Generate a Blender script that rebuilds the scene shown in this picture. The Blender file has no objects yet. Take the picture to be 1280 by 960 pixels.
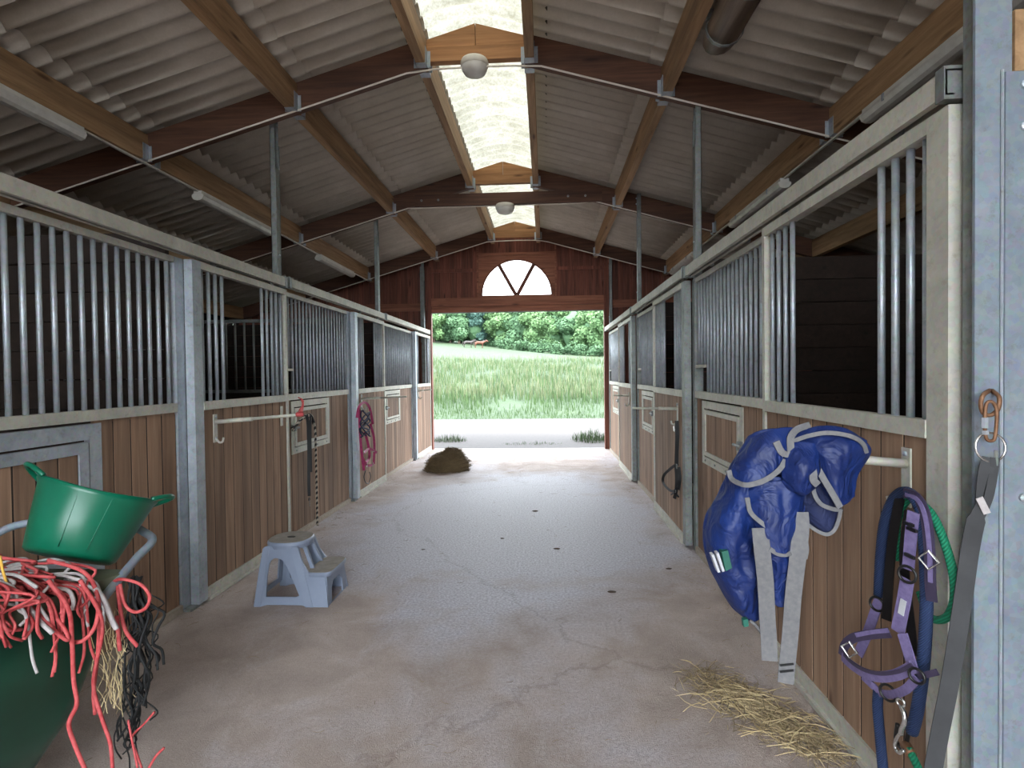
import bpy, bmesh, math, random
import numpy as np
from mathutils import Vector, Matrix, noise as mnoise

random.seed(7); np.random.seed(7)
SC = bpy.context.scene
COL = SC.collection
rnd = random.uniform

# ------------------------------------------------------------------ camera
CAM_ROT = Matrix(((0.9982149486980763, 0.01114843285044959, 0.058673917890967146),
                  (0.0584611721659042, 0.018536469223335465, -0.9981175735642174),
                  (-0.01221505401893278, 0.9997660285055255, 0.017851630222565126)))
CAM_H, FOC = 1.6, 700.0
cd = bpy.data.cameras.new('camera'); cam = bpy.data.objects.new('camera', cd); COL.objects.link(cam)
cd.sensor_width = 36.0; cd.lens = FOC * 36.0 / 1280.0
cd.clip_start = 0.05; cd.clip_end = 600
cam.matrix_world = Matrix.Translation((0, 0, CAM_H)) @ CAM_ROT.to_4x4()
SC.camera = cam
# ------------------------------------------------------------------ sky, sun, exposure
w = bpy.data.worlds.new('sky'); SC.world = w; w.use_nodes = True
bg = w.node_tree.nodes['Background']
bg.inputs[0].default_value = (0.86, 0.94, 1.0, 1); bg.inputs[1].default_value = 1.15
sl = bpy.data.lights.new('sun', 'SUN'); sl.energy = 0.9; sl.angle = math.radians(12); sl.color = (1.0, 0.95, 0.86)
sun = bpy.data.objects.new('sun', sl); COL.objects.link(sun)
sun.rotation_euler = (math.radians(24), math.radians(26), 0)
SC.view_settings.view_transform = 'Standard'; SC.view_settings.look = 'None'
SC.view_settings.gamma = 1.0; SC.view_settings.use_curve_mapping = False
SC.view_settings.exposure = 3.45

# ------------------------------------------------------------------ measuring helpers: a pixel of the 1280x960 photo to a point on a plane
def ray(u, v): return CAM_ROT @ Vector(((u - 640) / FOC, -(v - 480) / FOC, -1.0))
def at_x(u, v, x): r = ray(u, v); return Vector((0, 0, CAM_H)) + r * (x / r.x)
def at_y(u, v, y): r = ray(u, v); return Vector((0, 0, CAM_H)) + r * (y / r.y)
def at_z(u, v, z): r = ray(u, v); return Vector((0, 0, CAM_H)) + r * ((z - CAM_H) / r.z)

def lin(c):
    c = c / 255.0
    return c / 12.92 if c <= 0.04045 else ((c + 0.055) / 1.055) ** 2.4
def rgb(r, g, b): return (lin(r), lin(g), lin(b), 1)

# ------------------------------------------------------------------ materials
def new_mat(name):
    m = bpy.data.materials.new(name); m.use_nodes = True
    nt = m.node_tree; b = nt.nodes['Principled BSDF']
    return m, nt, b
def N(nt, t, **kw):
    n = nt.nodes.new(t)
    for k, v in kw.items(): setattr(n, k, v)
    return n
def coords(nt, scale, rand=True, obj=True):
    tc = N(nt, 'ShaderNodeTexCoord'); mp = N(nt, 'ShaderNodeMapping')
    mp.inputs['Scale'].default_value = scale
    if rand:
        oi = N(nt, 'ShaderNodeObjectInfo'); ml = N(nt, 'ShaderNodeMath', operation='MULTIPLY'); ml.inputs[1].default_value = 53.0
        ad = N(nt, 'ShaderNodeVectorMath', operation='ADD')
        nt.links.new(oi.outputs['Random'], ml.inputs[0])
        nt.links.new(tc.outputs['Object'], ad.inputs[0]); nt.links.new(ml.outputs[0], ad.inputs[1])
        nt.links.new(ad.outputs[0], mp.inputs['Vector'])
    else:
        nt.links.new(tc.outputs['Object'], mp.inputs['Vector'])
    return mp
def noise(nt, mp, scale, detail=6, rough=0.6, dist=0.0):
    n = N(nt, 'ShaderNodeTexNoise'); n.inputs['Scale'].default_value = scale; n.inputs['Detail'].default_value = detail
    n.inputs['Roughness'].default_value = rough; n.inputs['Distortion'].default_value = dist
    nt.links.new(mp.outputs[0], n.inputs['Vector']); return n
def ramp(nt, src, stops):
    r = N(nt, 'ShaderNodeValToRGB'); e = r.color_ramp.elements
    e[0].position, e[0].color = stops[0]; e[1].position, e[1].color = stops[-1]
    for p, c in stops[1:-1]:
        x = e.new(p); x.color = c
    nt.links.new(src, r.inputs[0]); return r
def mixc(nt, fac, a, b, mode='MIX'):
    m = N(nt, 'ShaderNodeMix', data_type='RGBA', blend_type=mode)
    for s, v in ((0, fac), (6, a), (7, b)):
        if hasattr(v, 'is_linked') or hasattr(v, 'links'): nt.links.new(v, m.inputs[s])
        else: m.inputs[s].default_value = v
    return m.outputs[2]
def bump(nt, b, src, strength, dist=0.01):
    bp = N(nt, 'ShaderNodeBump'); bp.inputs['Strength'].default_value = strength; bp.inputs['Distance'].default_value = dist
    nt.links.new(src, bp.inputs['Height']); nt.links.new(bp.outputs[0], b.inputs['Normal'])
def vary(nt, col, lo, hi):          # brightness differs from piece to piece
    oi = N(nt, 'ShaderNodeObjectInfo'); mr = N(nt, 'ShaderNodeMapRange')
    mr.inputs['To Min'].default_value = lo; mr.inputs['To Max'].default_value = hi
    nt.links.new(oi.outputs['Random'], mr.inputs['Value'])
    hs = N(nt, 'ShaderNodeHueSaturation'); nt.links.new(mr.outputs[0], hs.inputs['Value']); nt.links.new(col, hs.inputs['Color'])
    return hs.outputs[0]

def wood(name, dark, mid, light, axis='z', rough=0.75, lo=0.85, hi=1.15, fine=26, knots=True):
    m, nt, b = new_mat(name)
    sc = {'z': (1, 1, 0.06), 'y': (1, 0.06, 1), 'x': (0.06, 1, 1)}[axis]
    mp = coords(nt, sc)
    n1 = noise(nt, mp, fine, 6, 0.65, 0.4); n2 = noise(nt, mp, 5, 3, 0.5, 0.8)
    r = ramp(nt, n1.outputs[0], [(0.25, dark), (0.5, mid), (0.78, light)])
    r2 = ramp(nt, n2.outputs[0], [(0.3, (0.62, 0.6, 0.58, 1)), (0.65, (1.12, 1.1, 1.08, 1))])
    c = mixc(nt, 1.0, r.outputs[0], r2.outputs[0], 'MULTIPLY')
    if knots:
        mk = coords(nt, {'z': (5, 5, 1.1), 'y': (5, 1.1, 5), 'x': (1.1, 5, 5)}[axis])
        vo = N(nt, 'ShaderNodeTexVoronoi'); vo.inputs['Scale'].default_value = 1.2; nt.links.new(mk.outputs[0], vo.inputs['Vector'])
        rk = ramp(nt, vo.outputs['Distance'], [(0.05, (0.35, 0.28, 0.24, 1)), (0.14, (1, 1, 1, 1))])
        c = mixc(nt, 1.0, c, rk.outputs[0], 'MULTIPLY')
    c = vary(nt, c, lo, hi)
    nt.links.new(c, b.inputs['Base Color']); b.inputs['Roughness'].default_value = rough
    bump(nt, b, n1.outputs[0], 0.25, 0.004)
    return m
def plain(name, c1, c2=None, rough=0.6, metal=0.0, scale=8, bumpv=0.0, lo=1.0, hi=1.0, spec=None, rand=True):
    m, nt, b = new_mat(name)
    mp = coords(nt, (1, 1, 1), rand)
    n1 = noise(nt, mp, scale, 5, 0.6)
    r = ramp(nt, n1.outputs[0], [(0.3, c1), (0.7, c2 or c1)])
    c = r.outputs[0]
    if lo != hi: c = vary(nt, c, lo, hi)
    nt.links.new(c, b.inputs['Base Color']); b.inputs['Roughness'].default_value = rough; b.inputs['Metallic'].default_value = metal
    if spec is not None: b.inputs['Specular IOR Level'].default_value = spec
    if bumpv: bump(nt, b, n1.outputs[0], bumpv, 0.005)
    return m
def galv(name, c1, c2, dirt, rough=0.45, metal=0.55):
    m, nt, b = new_mat(name)
    mp = coords(nt, (1, 1, 1))
    vo = N(nt, 'ShaderNodeTexVoronoi'); vo.inputs['Scale'].default_value = 60; nt.links.new(mp.outputs[0], vo.inputs['Vector'])
    n1 = noise(nt, mp, 5, 6, 0.65, 0.6); n2 = noise(nt, mp, 22, 6, 0.7)
    r = ramp(nt, n1.outputs[0], [(0.3, c1), (0.7, c2)])
    c = mixc(nt, 0.12, r.outputs[0], vo.outputs['Color'], 'SOFT_LIGHT')
    rd = ramp(nt, n2.outputs[0], [(0.56, (0, 0, 0, 1)), (0.78, (0.75, 0.75, 0.75, 1))])
    c = mixc(nt, rd.outputs[0], c, dirt)
    nt.links.new(c, b.inputs['Base Color']); b.inputs['Metallic'].default_value = metal
    rr = ramp(nt, n2.outputs[0], [(0.3, (rough - .08,) * 3 + (1,)), (0.7, (rough + .2,) * 3 + (1,))])
    nt.links.new(rr.outputs[0], b.inputs['Roughness']); bump(nt, b, n2.outputs[0], 0.08, 0.003)
    return m

M = {}
M['stall_wood'] = wood('stall_wood', rgb(116, 90, 72), rgb(144, 114, 92), rgb(166, 138, 114), 'z', 0.8, 0.78, 1.16, fine=20)
M['rafter'] = wood('rafter_wood', rgb(66, 42, 32), rgb(94, 62, 46), rgb(118, 84, 62), 'x', 0.7, 0.9, 1.1)
M['purlin'] = wood('purlin_wood', rgb(122, 94, 64), rgb(160, 127, 92), rgb(184, 152, 114), 'y', 0.7, 0.88, 1.12)
M['apex'] = wood('sunlit_apex_wood', rgb(132, 92, 58), rgb(164, 118, 76), rgb(184, 140, 96), 'x', 0.7, 0.9, 1.1)  # sunlight at the ridge put into the colour, paler than the rafters
M['gable'] = wood('gable_board_wood', rgb(84, 46, 35), rgb(122, 70, 55), rgb(154, 97, 77), 'z', 0.7, 0.8, 1.2)
M['gable_light'] = wood('gable_frame_wood', rgb(114, 68, 50), rgb(152, 96, 73), rgb(178, 120, 94), 'x', 0.7, 0.9, 1.1)
M['grime'] = plain('grimy_dark_wood', rgb(30, 22, 17), rgb(44, 33, 26), .9)
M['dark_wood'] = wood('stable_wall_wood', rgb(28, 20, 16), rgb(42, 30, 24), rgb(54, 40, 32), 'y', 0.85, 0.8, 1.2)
M['galv'] = galv('galvanised_steel', rgb(150, 158, 166), rgb(186, 192, 198), rgb(140, 134, 120))
M['galv_dusty'] = galv('dusty_galvanised_steel', rgb(168, 166, 156), rgb(196, 192, 180), rgb(150, 138, 116), 0.55, 0.3)
M['galv_dark'] = galv('weathered_galvanised_steel', rgb(112, 116, 114), rgb(146, 150, 148), rgb(98, 92, 80), 0.5, 0.5)
M['galv_blue'] = galv('bright_galvanised_steel', rgb(112, 122, 132), rgb(136, 145, 154), rgb(108, 104, 92), 0.55, 0.2)
M['white_plastic'] = plain('aged_white_plastic', rgb(206, 202, 190), rgb(226, 222, 212), 0.5, bumpv=0.05)
M['cable'] = plain('cream_cable', rgb(214, 204, 190), rgb(226, 218, 206), 0.5)
M['rust'] = plain('rusty_steel', rgb(110, 74, 50), rgb(146, 110, 84), 0.6, 0.5, 40, 0.2)
M['chrome'] = plain('bright_steel', rgb(190, 190, 190), rgb(214, 212, 208), 0.25, 0.9)
M['black_strap'] = plain('black_webbing', rgb(10, 10, 12), rgb(18, 18, 21), 0.6)
M['grey_strap'] = plain('grey_webbing', rgb(98, 98, 101), rgb(116, 114, 114), 0.8, scale=60, bumpv=0.2)
M['belt_grey'] = plain('dark_grey_belt', rgb(42, 42, 44), rgb(56, 56, 58), 0.7)
M['concrete_kerb'] = plain('concrete_kerb', rgb(150, 138, 124), rgb(176, 164, 150), 0.9, scale=30, bumpv=0.2)

def sheet_mat():
    m, nt, b = new_mat('fibre_cement')
    mp = coords(nt, (1, 1, 1))
    n1 = noise(nt, mp, 2.2, 6, 0.65); n2 = noise(nt, mp, 70, 4, 0.6)
    r = ramp(nt, n1.outputs[0], [(0.3, rgb(182, 174, 160)), (0.55, rgb(196, 188, 175)), (0.75, rgb(208, 201, 190))])
    r2 = ramp(nt, n2.outputs[0], [(0.3, (0.94, 0.94, 0.94, 1)), (0.7, (1.03, 1.03, 1.03, 1))])
    c = vary(nt, mixc(nt, 1.0, r.outputs[0], r2.outputs[0], 'MULTIPLY'), 0.95, 1.05)
    nt.links.new(c, b.inputs['Base Color']); b.inputs['Roughness'].default_value = 0.9
    bump(nt, b, n2.outputs[0], 0.15, 0.003)
    return m
M['sheet'] = sheet_mat()
def skylight_mat():
    m, nt, b = new_mat('translucent_fibreglass')
    mp = coords(nt, (1, 1, 1)); n1 = noise(nt, mp, 3, 6, 0.7); n2 = noise(nt, mp, 45, 5, 0.7)
    r = ramp(nt, n1.outputs[0], [(0.3, rgb(92, 90, 80)), (0.6, rgb(114, 112, 105)), (0.8, rgb(127, 126, 122))])
    r2 = ramp(nt, n2.outputs[0], [(0.35, (0.7, 0.67, 0.6, 1)), (0.65, (1, 1, 1, 1))])
    c = mixc(nt, 1.0, r.outputs[0], r2.outputs[0], 'MULTIPLY')
    tr = N(nt, 'ShaderNodeBsdfTranslucent'); nt.links.new(c, tr.inputs[0])
    nt.links.new(c, b.inputs['Base Color']); b.inputs['Roughness'].default_value = 0.45
    mx = N(nt, 'ShaderNodeMixShader'); mx.inputs[0].default_value = 0.72
    nt.links.new(b.outputs[0], mx.inputs[1]); nt.links.new(tr.outputs[0], mx.inputs[2])
    nt.links.new(mx.outputs[0], nt.nodes['Material Output'].inputs[0])
    return m
M['skylight'] = skylight_mat()
def glass_mat():
    m, nt, b = new_mat('window_glass')
    t = N(nt, 'ShaderNodeBsdfTransparent'); t.inputs[0].default_value = (0.93, 0.97, 0.97, 1)
    g = N(nt, 'ShaderNodeBsdfGlossy'); g.inputs['Roughness'].default_value = 0.03
    mx = N(nt, 'ShaderNodeMixShader'); mx.inputs[0].default_value = 0.06
    nt.links.new(t.outputs[0], mx.inputs[1]); nt.links.new(g.outputs[0], mx.inputs[2])
    nt.links.new(mx.outputs[0], nt.nodes['Material Output'].inputs[0]); return m
M['glass'] = glass_mat()
def floor_mat():
    m, nt, b = new_mat('dusty_concrete')
    tc = N(nt, 'ShaderNodeTexCoord'); mp = N(nt, 'ShaderNodeMapping'); nt.links.new(tc.outputs['Object'], mp.inputs[0])
    big = noise(nt, mp, 0.55, 5, 0.6, 0.6); med = noise(nt, mp, 2.4, 6, 0.65, 0.4); fin = noise(nt, mp, 55, 6, 0.7); grit = noise(nt, mp, 190, 3, 0.6)
    # worn concrete mid-aisle, doorway sheen put into its paler colour; trodden dust elsewhere
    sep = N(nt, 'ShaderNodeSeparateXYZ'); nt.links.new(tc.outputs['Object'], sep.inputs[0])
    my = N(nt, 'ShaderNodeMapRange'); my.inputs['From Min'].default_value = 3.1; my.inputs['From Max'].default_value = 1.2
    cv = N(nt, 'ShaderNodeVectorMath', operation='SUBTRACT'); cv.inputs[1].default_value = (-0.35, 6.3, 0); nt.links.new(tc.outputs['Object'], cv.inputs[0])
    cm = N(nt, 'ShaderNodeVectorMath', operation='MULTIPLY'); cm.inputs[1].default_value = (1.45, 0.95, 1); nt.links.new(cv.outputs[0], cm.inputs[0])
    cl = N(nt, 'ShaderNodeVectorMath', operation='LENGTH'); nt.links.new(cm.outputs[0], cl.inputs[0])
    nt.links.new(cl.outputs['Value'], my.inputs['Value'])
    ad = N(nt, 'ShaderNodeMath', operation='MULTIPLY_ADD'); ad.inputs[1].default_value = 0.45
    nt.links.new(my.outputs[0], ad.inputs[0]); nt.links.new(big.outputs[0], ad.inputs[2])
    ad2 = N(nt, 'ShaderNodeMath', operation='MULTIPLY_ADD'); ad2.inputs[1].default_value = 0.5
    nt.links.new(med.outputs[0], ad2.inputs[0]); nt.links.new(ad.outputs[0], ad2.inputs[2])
    bare_sheen = ramp(nt, ad2.outputs[0], [(0.72, (0, 0, 0, 1)), (1.0, (1, 1, 1, 1))])
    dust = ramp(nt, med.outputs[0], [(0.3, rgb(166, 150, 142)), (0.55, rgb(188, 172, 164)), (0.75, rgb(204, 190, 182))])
    conc_sheen = ramp(nt, fin.outputs[0], [(0.3, rgb(146, 142, 152)), (0.5, rgb(186, 182, 192)), (0.7, rgb(214, 210, 220))])
    c = mixc(nt, bare_sheen.outputs[0], dust.outputs[0], conc_sheen.outputs[0])
    gr = ramp(nt, grit.outputs[0], [(0.3, (0.66, 0.65, 0.65, 1)), (0.62, (1.06, 1.06, 1.06, 1))])
    c = mixc(nt, 0.8, c, gr.outputs[0], 'MULTIPLY')
    fr = ramp(nt, fin.outputs[0], [(0.25, (0.84, 0.83, 0.82, 1)), (0.6, (1.03, 1.03, 1.03, 1))])
    c = mixc(nt, 0.8, c, fr.outputs[0], 'MULTIPLY')
    # hairline cracks
    vo = N(nt, 'ShaderNodeTexVoronoi', feature='DISTANCE_TO_EDGE'); vo.inputs['Scale'].default_value = 0.21
    wa = mixc(nt, 0.55, mp.outputs[0], med.outputs['Color'], 'ADD'); nt.links.new(wa, vo.inputs['Vector'])
    cr = ramp(nt, vo.outputs['Distance'], [(0.0003, (0.5, 0.45, 0.42, 1)), (0.0011, (1, 1, 1, 1))])
    c = mixc(nt, 0.4, c, cr.outputs[0], 'MULTIPLY')
    nt.links.new(c, b.inputs['Base Color'])
    rr = ramp(nt, bare_sheen.outputs[0], [(0.0, (0.85, 0.85, 0.85, 1)), (1.0, (0.6, 0.6, 0.6, 1))]); nt.links.new(rr.outputs[0], b.inputs['Roughness'])
    hm = N(nt, 'ShaderNodeMath', operation='ADD'); nt.links.new(fin.outputs[0], hm.inputs[0]); nt.links.new(grit.outputs[0], hm.inputs[1])
    bump(nt, b, hm.outputs[0], 0.9, 0.008)
    return m
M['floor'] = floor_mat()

# ------------------------------------------------------------------ mesh helpers
class MB:
    def __init__(s): s.v = []; s.f = []
    def add(s, vs, fs):
        o = len(s.v); s.v += [tuple(p) for p in vs]; s.f += [tuple(i + o for i in f) for f in fs]; return s
    def box(s, a, b):
        x0, x1 = sorted((a[0], b[0])); y0, y1 = sorted((a[1], b[1])); z0, z1 = sorted((a[2], b[2]))
        return s.add([(x0, y0, z0), (x1, y0, z0), (x1, y1, z0), (x0, y1, z0), (x0, y0, z1), (x1, y0, z1), (x1, y1, z1), (x0, y1, z1)],
                     [(0, 3, 2, 1), (4, 5, 6, 7), (0, 1, 5, 4), (1, 2, 6, 5), (2, 3, 7, 6), (3, 0, 4, 7)])
    def hexa(s, p):        # eight corners: bottom ring then top ring
        return s.add(p, [(0, 3, 2, 1), (4, 5, 6, 7), (0, 1, 5, 4), (1, 2, 6, 5), (2, 3, 7, 6), (3, 0, 4, 7)])
    def tube(s, path, r, n=8, closed=False, cap=True):
        P = [Vector(p) for p in path]; k = len(P)
        R = r if isinstance(r, (list, tuple)) else [r] * k
        up = None; vs = []
        for i in range(k):
            a = P[(i - 1) % k] if (closed or i > 0) else P[i]; b = P[(i + 1) % k] if (closed or i < k - 1) else P[i]
            t = (b - a); t = t.normalized() if t.length > 1e-9 else Vector((0, 0, 1))
            if up is None:
                up = Vector((0, 0, 1)) if abs(t.z) < 0.9 else Vector((1, 0, 0))
            up = up - t * up.dot(t)
            if up.length < 1e-6: up = t.orthogonal()
            up.normalize(); sd = t.cross(up)
            for j in range(n):
                q = 2 * math.pi * j / n; vs.append(P[i] + (up * math.cos(q) + sd * math.sin(q)) * R[i])
        fs = []
        for i in range(k if closed else k - 1):
            for j in range(n):
                a = i * n + j; b = i * n + (j + 1) % n; c = ((i + 1) % k) * n + (j + 1) % n; d = ((i + 1) % k) * n + j
                fs.append((a, b, c, d))
        if cap and not closed: fs += [tuple(range(n))[::-1], tuple((k - 1) * n + j for j in range(n))]
        return s.add(vs, fs)
    def ribbon(s, path, wd, t, nrm, closed=False):
        P = [Vector(p) for p in path]; k = len(P); vs = []
        for i in range(k):
            a = P[(i - 1) % k] if (closed or i > 0) else P[i]; b = P[(i + 1) % k] if (closed or i < k - 1) else P[i]
            tg = (b - a).normalized()
            nn = Vector(nrm(i / max(1, k - 1)) if callable(nrm) else nrm)
            sd = tg.cross(nn); sd = sd.normalized() if sd.length > 1e-6 else tg.orthogonal().normalized()
            n2 = sd.cross(tg).normalized()
            W = wd[i] if isinstance(wd, (list, tuple)) else wd
            for sx, sn in ((-1, -1), (1, -1), (1, 1), (-1, 1)): vs.append(P[i] + sd * (sx * W / 2) + n2 * (sn * t / 2))
        fs = []
        for i in range(k if closed else k - 1):
            for j in range(4):
                fs.append((i * 4 + j, i * 4 + (j + 1) % 4, ((i + 1) % k) * 4 + (j + 1) % 4, ((i + 1) % k) * 4 + j))
        if not closed: fs += [(0, 3, 2, 1), tuple((k - 1) * 4 + j for j in range(4))]
        return s.add(vs, fs)
    def prism(s, poly, y0, y1, ax='y'):   # poly in the two other axes
        n = len(poly)
        def pt(p, d): return {'y': (p[0], d, p[1]), 'x': (d, p[0], p[1]), 'z': (p[0], p[1], d)}[ax]
        vs = [pt(p, y0) for p in poly] + [pt(p, y1) for p in poly]
        fs = [tuple(range(n)), tuple(range(2 * n - 1, n - 1, -1))] + [(i, i + n, (i + 1) % n + n, (i + 1) % n) for i in range(n)]
        return s.add(vs, fs)
    def lathe(s, prof, c=(0, 0, 0), n=24, cap=False, axis='z'):
        vs = []
        for r, z in prof:
            for j in range(n):
                q = 2 * math.pi * j / n; x, y = r * math.cos(q), r * math.sin(q)
                vs.append((c[0] + x, c[1] + y, c[2] + z) if axis == 'z' else ((c[0] + x, c[1] + z, c[2] + y) if axis == 'y' else (c[0] + z, c[1] + x, c[2] + y)))
        k = len(prof); fs = [(i * n + j, i * n + (j + 1) % n, (i + 1) * n + (j + 1) % n, (i + 1) * n + j) for i in range(k - 1) for j in range(n)]
        if cap: fs += [tuple(range(n))[::-1], tuple((k - 1) * n + j for j in range(n))]
        return s.add(vs, fs)
    def mesh(s, name, mat, off=(0, 0, 0), smooth=False):
        me = bpy.data.meshes.new(name)
        me.from_pydata([(p[0] - off[0], p[1] - off[1], p[2] - off[2]) for p in s.v], [], s.f)
        bm = bmesh.new(); bm.from_mesh(me); bmesh.ops.recalc_face_normals(bm, faces=bm.faces); bm.to_mesh(me); bm.free()
        if smooth:
            for p in me.polygons: p.use_smooth = True
        me.materials.append(M[mat] if isinstance(mat, str) else mat)
        return me
    def build(s, name, mat, parent=None, smooth=False, loc=None):
        """world-space vertices; the object's origin is put at loc (default: the piece's own lowest centre)"""
        A = np.array(s.v); lo, hi = A.min(0), A.max(0)
        c = Vector(loc) if loc is not None else Vector(((lo[0] + hi[0]) / 2, (lo[1] + hi[1]) / 2, lo[2]))
        o = bpy.data.objects.new(name, s.mesh(name, mat, c, smooth)); COL.objects.link(o)
        put(o, c, parent); return o
ORG = {}
def put(o, c, parent):
    """all objects are unrotated, so world origins simply subtract"""
    ORG[o.name] = Vector(c)
    if parent is None: o.location = c
    else: o.parent = parent; o.location = Vector(c) - ORG[parent.name]
def piece(name, me, c, parent):
    o = bpy.data.objects.new(name, me); COL.objects.link(o); put(o, c, parent); return o
def thing(name, label, cat, loc, group=None):
    o = bpy.data.objects.new(name, None); COL.objects.link(o); o.empty_display_size = 0.1
    put(o, loc, None); tag(o, label, cat, group); return o
def tag(o, label=None, cat=None, group=None, kind=None):
    if label: o['label'] = label
    if cat: o['category'] = cat
    if group: o['group'] = group
    if kind: o['kind'] = kind
    return o
def struct_empty(name, loc, label, cat):
    o = bpy.data.objects.new(name, None); COL.objects.link(o); put(o, loc, None); return tag(o, label, cat, kind='structure')
def smooth_path(pts, n=6, closed=False):
    P = [Vector(p) for p in pts]; k = len(P); out = []
    rng = range(k if closed else k - 1)
    for i in rng:
        p0 = P[(i - 1) % k] if (closed or i > 0) else P[i] * 2 - P[i + 1]
        p1 = P[i]; p2 = P[(i + 1) % k]; p3 = P[(i + 2) % k] if (closed or i + 2 < k) else p2 * 2 - p1
        for j in range(n):
            t = j / n
            out.append(0.5 * ((2 * p1) + (p2 - p0) * t + (2 * p0 - 5 * p1 + 4 * p2 - p3) * t * t + (3 * p1 - p0 - 3 * p2 + p3) * t ** 3))
    if not closed: out.append(P[-1])
    return out
def plate(outer, holes, d0, d1, ax='y'):
    """flat plate with holes, extruded between d0 and d1 along ax; polys in the two other axes"""
    bm = bmesh.new(); edges = []
    def pt(p, d): return {'y': (p[0], d, p[1]), 'x': (d, p[0], p[1]), 'z': (p[0], p[1], d)}[ax]
    for loop in [outer] + holes:
        vs = [bm.verts.new(pt(p, d0)) for p in loop]
        edges += [bm.edges.new((vs[i], vs[(i + 1) % len(vs)])) for i in range(len(vs))]
    r = bmesh.ops.triangle_fill(bm, edges=edges, use_beauty=True, use_dissolve=False)
    fs = [g for g in bm.faces]
    ex = bmesh.ops.extrude_face_region(bm, geom=fs)
    dv = Vector(pt((0, 0), d1)) - Vector(pt((0, 0), d0))
    bmesh.ops.translate(bm, verts=[g for g in ex['geom'] if isinstance(g, bmesh.types.BMVert)], vec=dv)
    bm.verts.index_update()
    m = MB(); m.add([v.co[:] for v in bm.verts], [[v.index for v in f.verts] for f in bm.faces]); bm.free(); return m

# ================================================================== THE BUILDING
XL, XR = -2.45, 1.29          # faces of the two stall fronts
RC = -0.585                    # ridge line
SLOPE = 0.287
YF, YE = -3.0, 11.9            # open front end, far gable wall
WL, WR = -6.7, 5.53            # outer long walls
def raft(dx): return 4.49 - SLOPE * abs(dx)      # underside of the rafters
def sheet_z(dx): return raft(dx) + 0.262

# ---- floor
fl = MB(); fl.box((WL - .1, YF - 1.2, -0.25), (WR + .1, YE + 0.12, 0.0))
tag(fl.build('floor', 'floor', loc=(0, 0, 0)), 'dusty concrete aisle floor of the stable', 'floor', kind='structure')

# ---- roof: sheets, skylight sheets, purlins
roof = struct_empty('ceiling', (RC, 5.5, 4.5), 'pitched corrugated roof with a translucent ridge skylight', 'roof')
PITCH, NCOR = 0.177, 6
LEN = PITCH * NCOR
def corr_sheet(run, sgn):
    seg = 16; n = NCOR * seg; A = 0.033; rows = []
    nr = 2
    vs = []; fs = []
    prof = [(i / seg, 2 * abs(math.sin(math.pi * i / seg)) ** .75 - 1) for i in range(seg)]
    for lay in (0, 0.007):
        for r in range(nr):
            t = r / (nr - 1)
            for i in range(n + 1):
                f, z = prof[i % seg]
                vs.append((sgn * run * t, (i // seg + f) * PITCH, -SLOPE * run * t + A * z + A + lay))
    k = (n + 1)
    for i in range(n):
        fs.append((i, i + 1, k + i + 1, k + i)); fs.append((2 * k + i, 3 * k + i, 3 * k + i + 1, 2 * k + i + 1))
        fs.append((i, 2 * k + i, 2 * k + i + 1, i + 1)); fs.append((k + i, k + i + 1, 3 * k + i + 1, 3 * k + i))
    m = MB(); m.add(vs, fs); return m.mesh('roof_sheet', 'sheet', smooth=True)
rows = [(0.44, 1.80, 0.012), (1.53, 3.22, 0.004), (2.95, 4.62, -0.004), (4.32, 6.35, -0.012)]
for sgn in (-1, 1):
    for a, b, dz in rows:
        me = corr_sheet(b - a, sgn); y = YF
        while y < YE + 0.2:
            piece('roof_sheet', me, (RC + sgn * a, y, sheet_z(a) + dz), roof); y += LEN
def sky_sheet():
    seg = 12; n = NCOR * seg; W = 0.64; m_ = 12; vs = []; fs = []
    for lay in (0, 0.004):
        for r in range(m_ + 1):
            x = -W + 2 * W * r / m_
            for i in range(n + 1):
                vs.append((x, i * PITCH / seg, 0.22 * (1 - (x / W) ** 2) + 0.024 * math.sin(2 * math.pi * i / seg) + lay))
    k = n + 1; L = (m_ + 1) * k
    for r in range(m_):
        for i in range(n):
            fs.append((r * k + i, r * k + i + 1, (r + 1) * k + i + 1, (r + 1) * k + i))
    m = MB(); m.add(vs[:L], fs); return m.mesh('skylight_sheet', 'skylight', smooth=True)
me = sky_sheet(); y = YF
while y < YE + 0.2:
    piece('skylight_sheet', me, (RC, y, sheet_z(0.64) + 0.085), roof); y += LEN
TRUSS = [1.80, 5.05, 8.3, 11.55]
FRONT_TRUSS = -1.45
PDX = [0.48, 1.67, 3.09, 4.45, 5.8]
bays = [(YF, FRONT_TRUSS), (FRONT_TRUSS, TRUSS[0])] + [(TRUSS[i], TRUSS[i + 1]) for i in range(3)] + [(TRUSS[3], YE)]
for sgn in (-1, 1):
    for dx in PDX:
        for a, b in bays:
            m = MB(); x = RC + sgn * dx; zb = raft(dx)
            w2 = 0.04
            m.hexa([(x - w2, a + .041, zb), (x + w2, a + .041, zb), (x + w2, b - .041, zb), (x - w2, b - .041, zb),
                    (x - w2, a + .041, zb + .245), (x + w2, a + .041, zb + .245), (x + w2, b - .041, zb + .245), (x - w2, b - .041, zb + .245)])
            m.build('purlin', 'purlin', roof)

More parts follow.
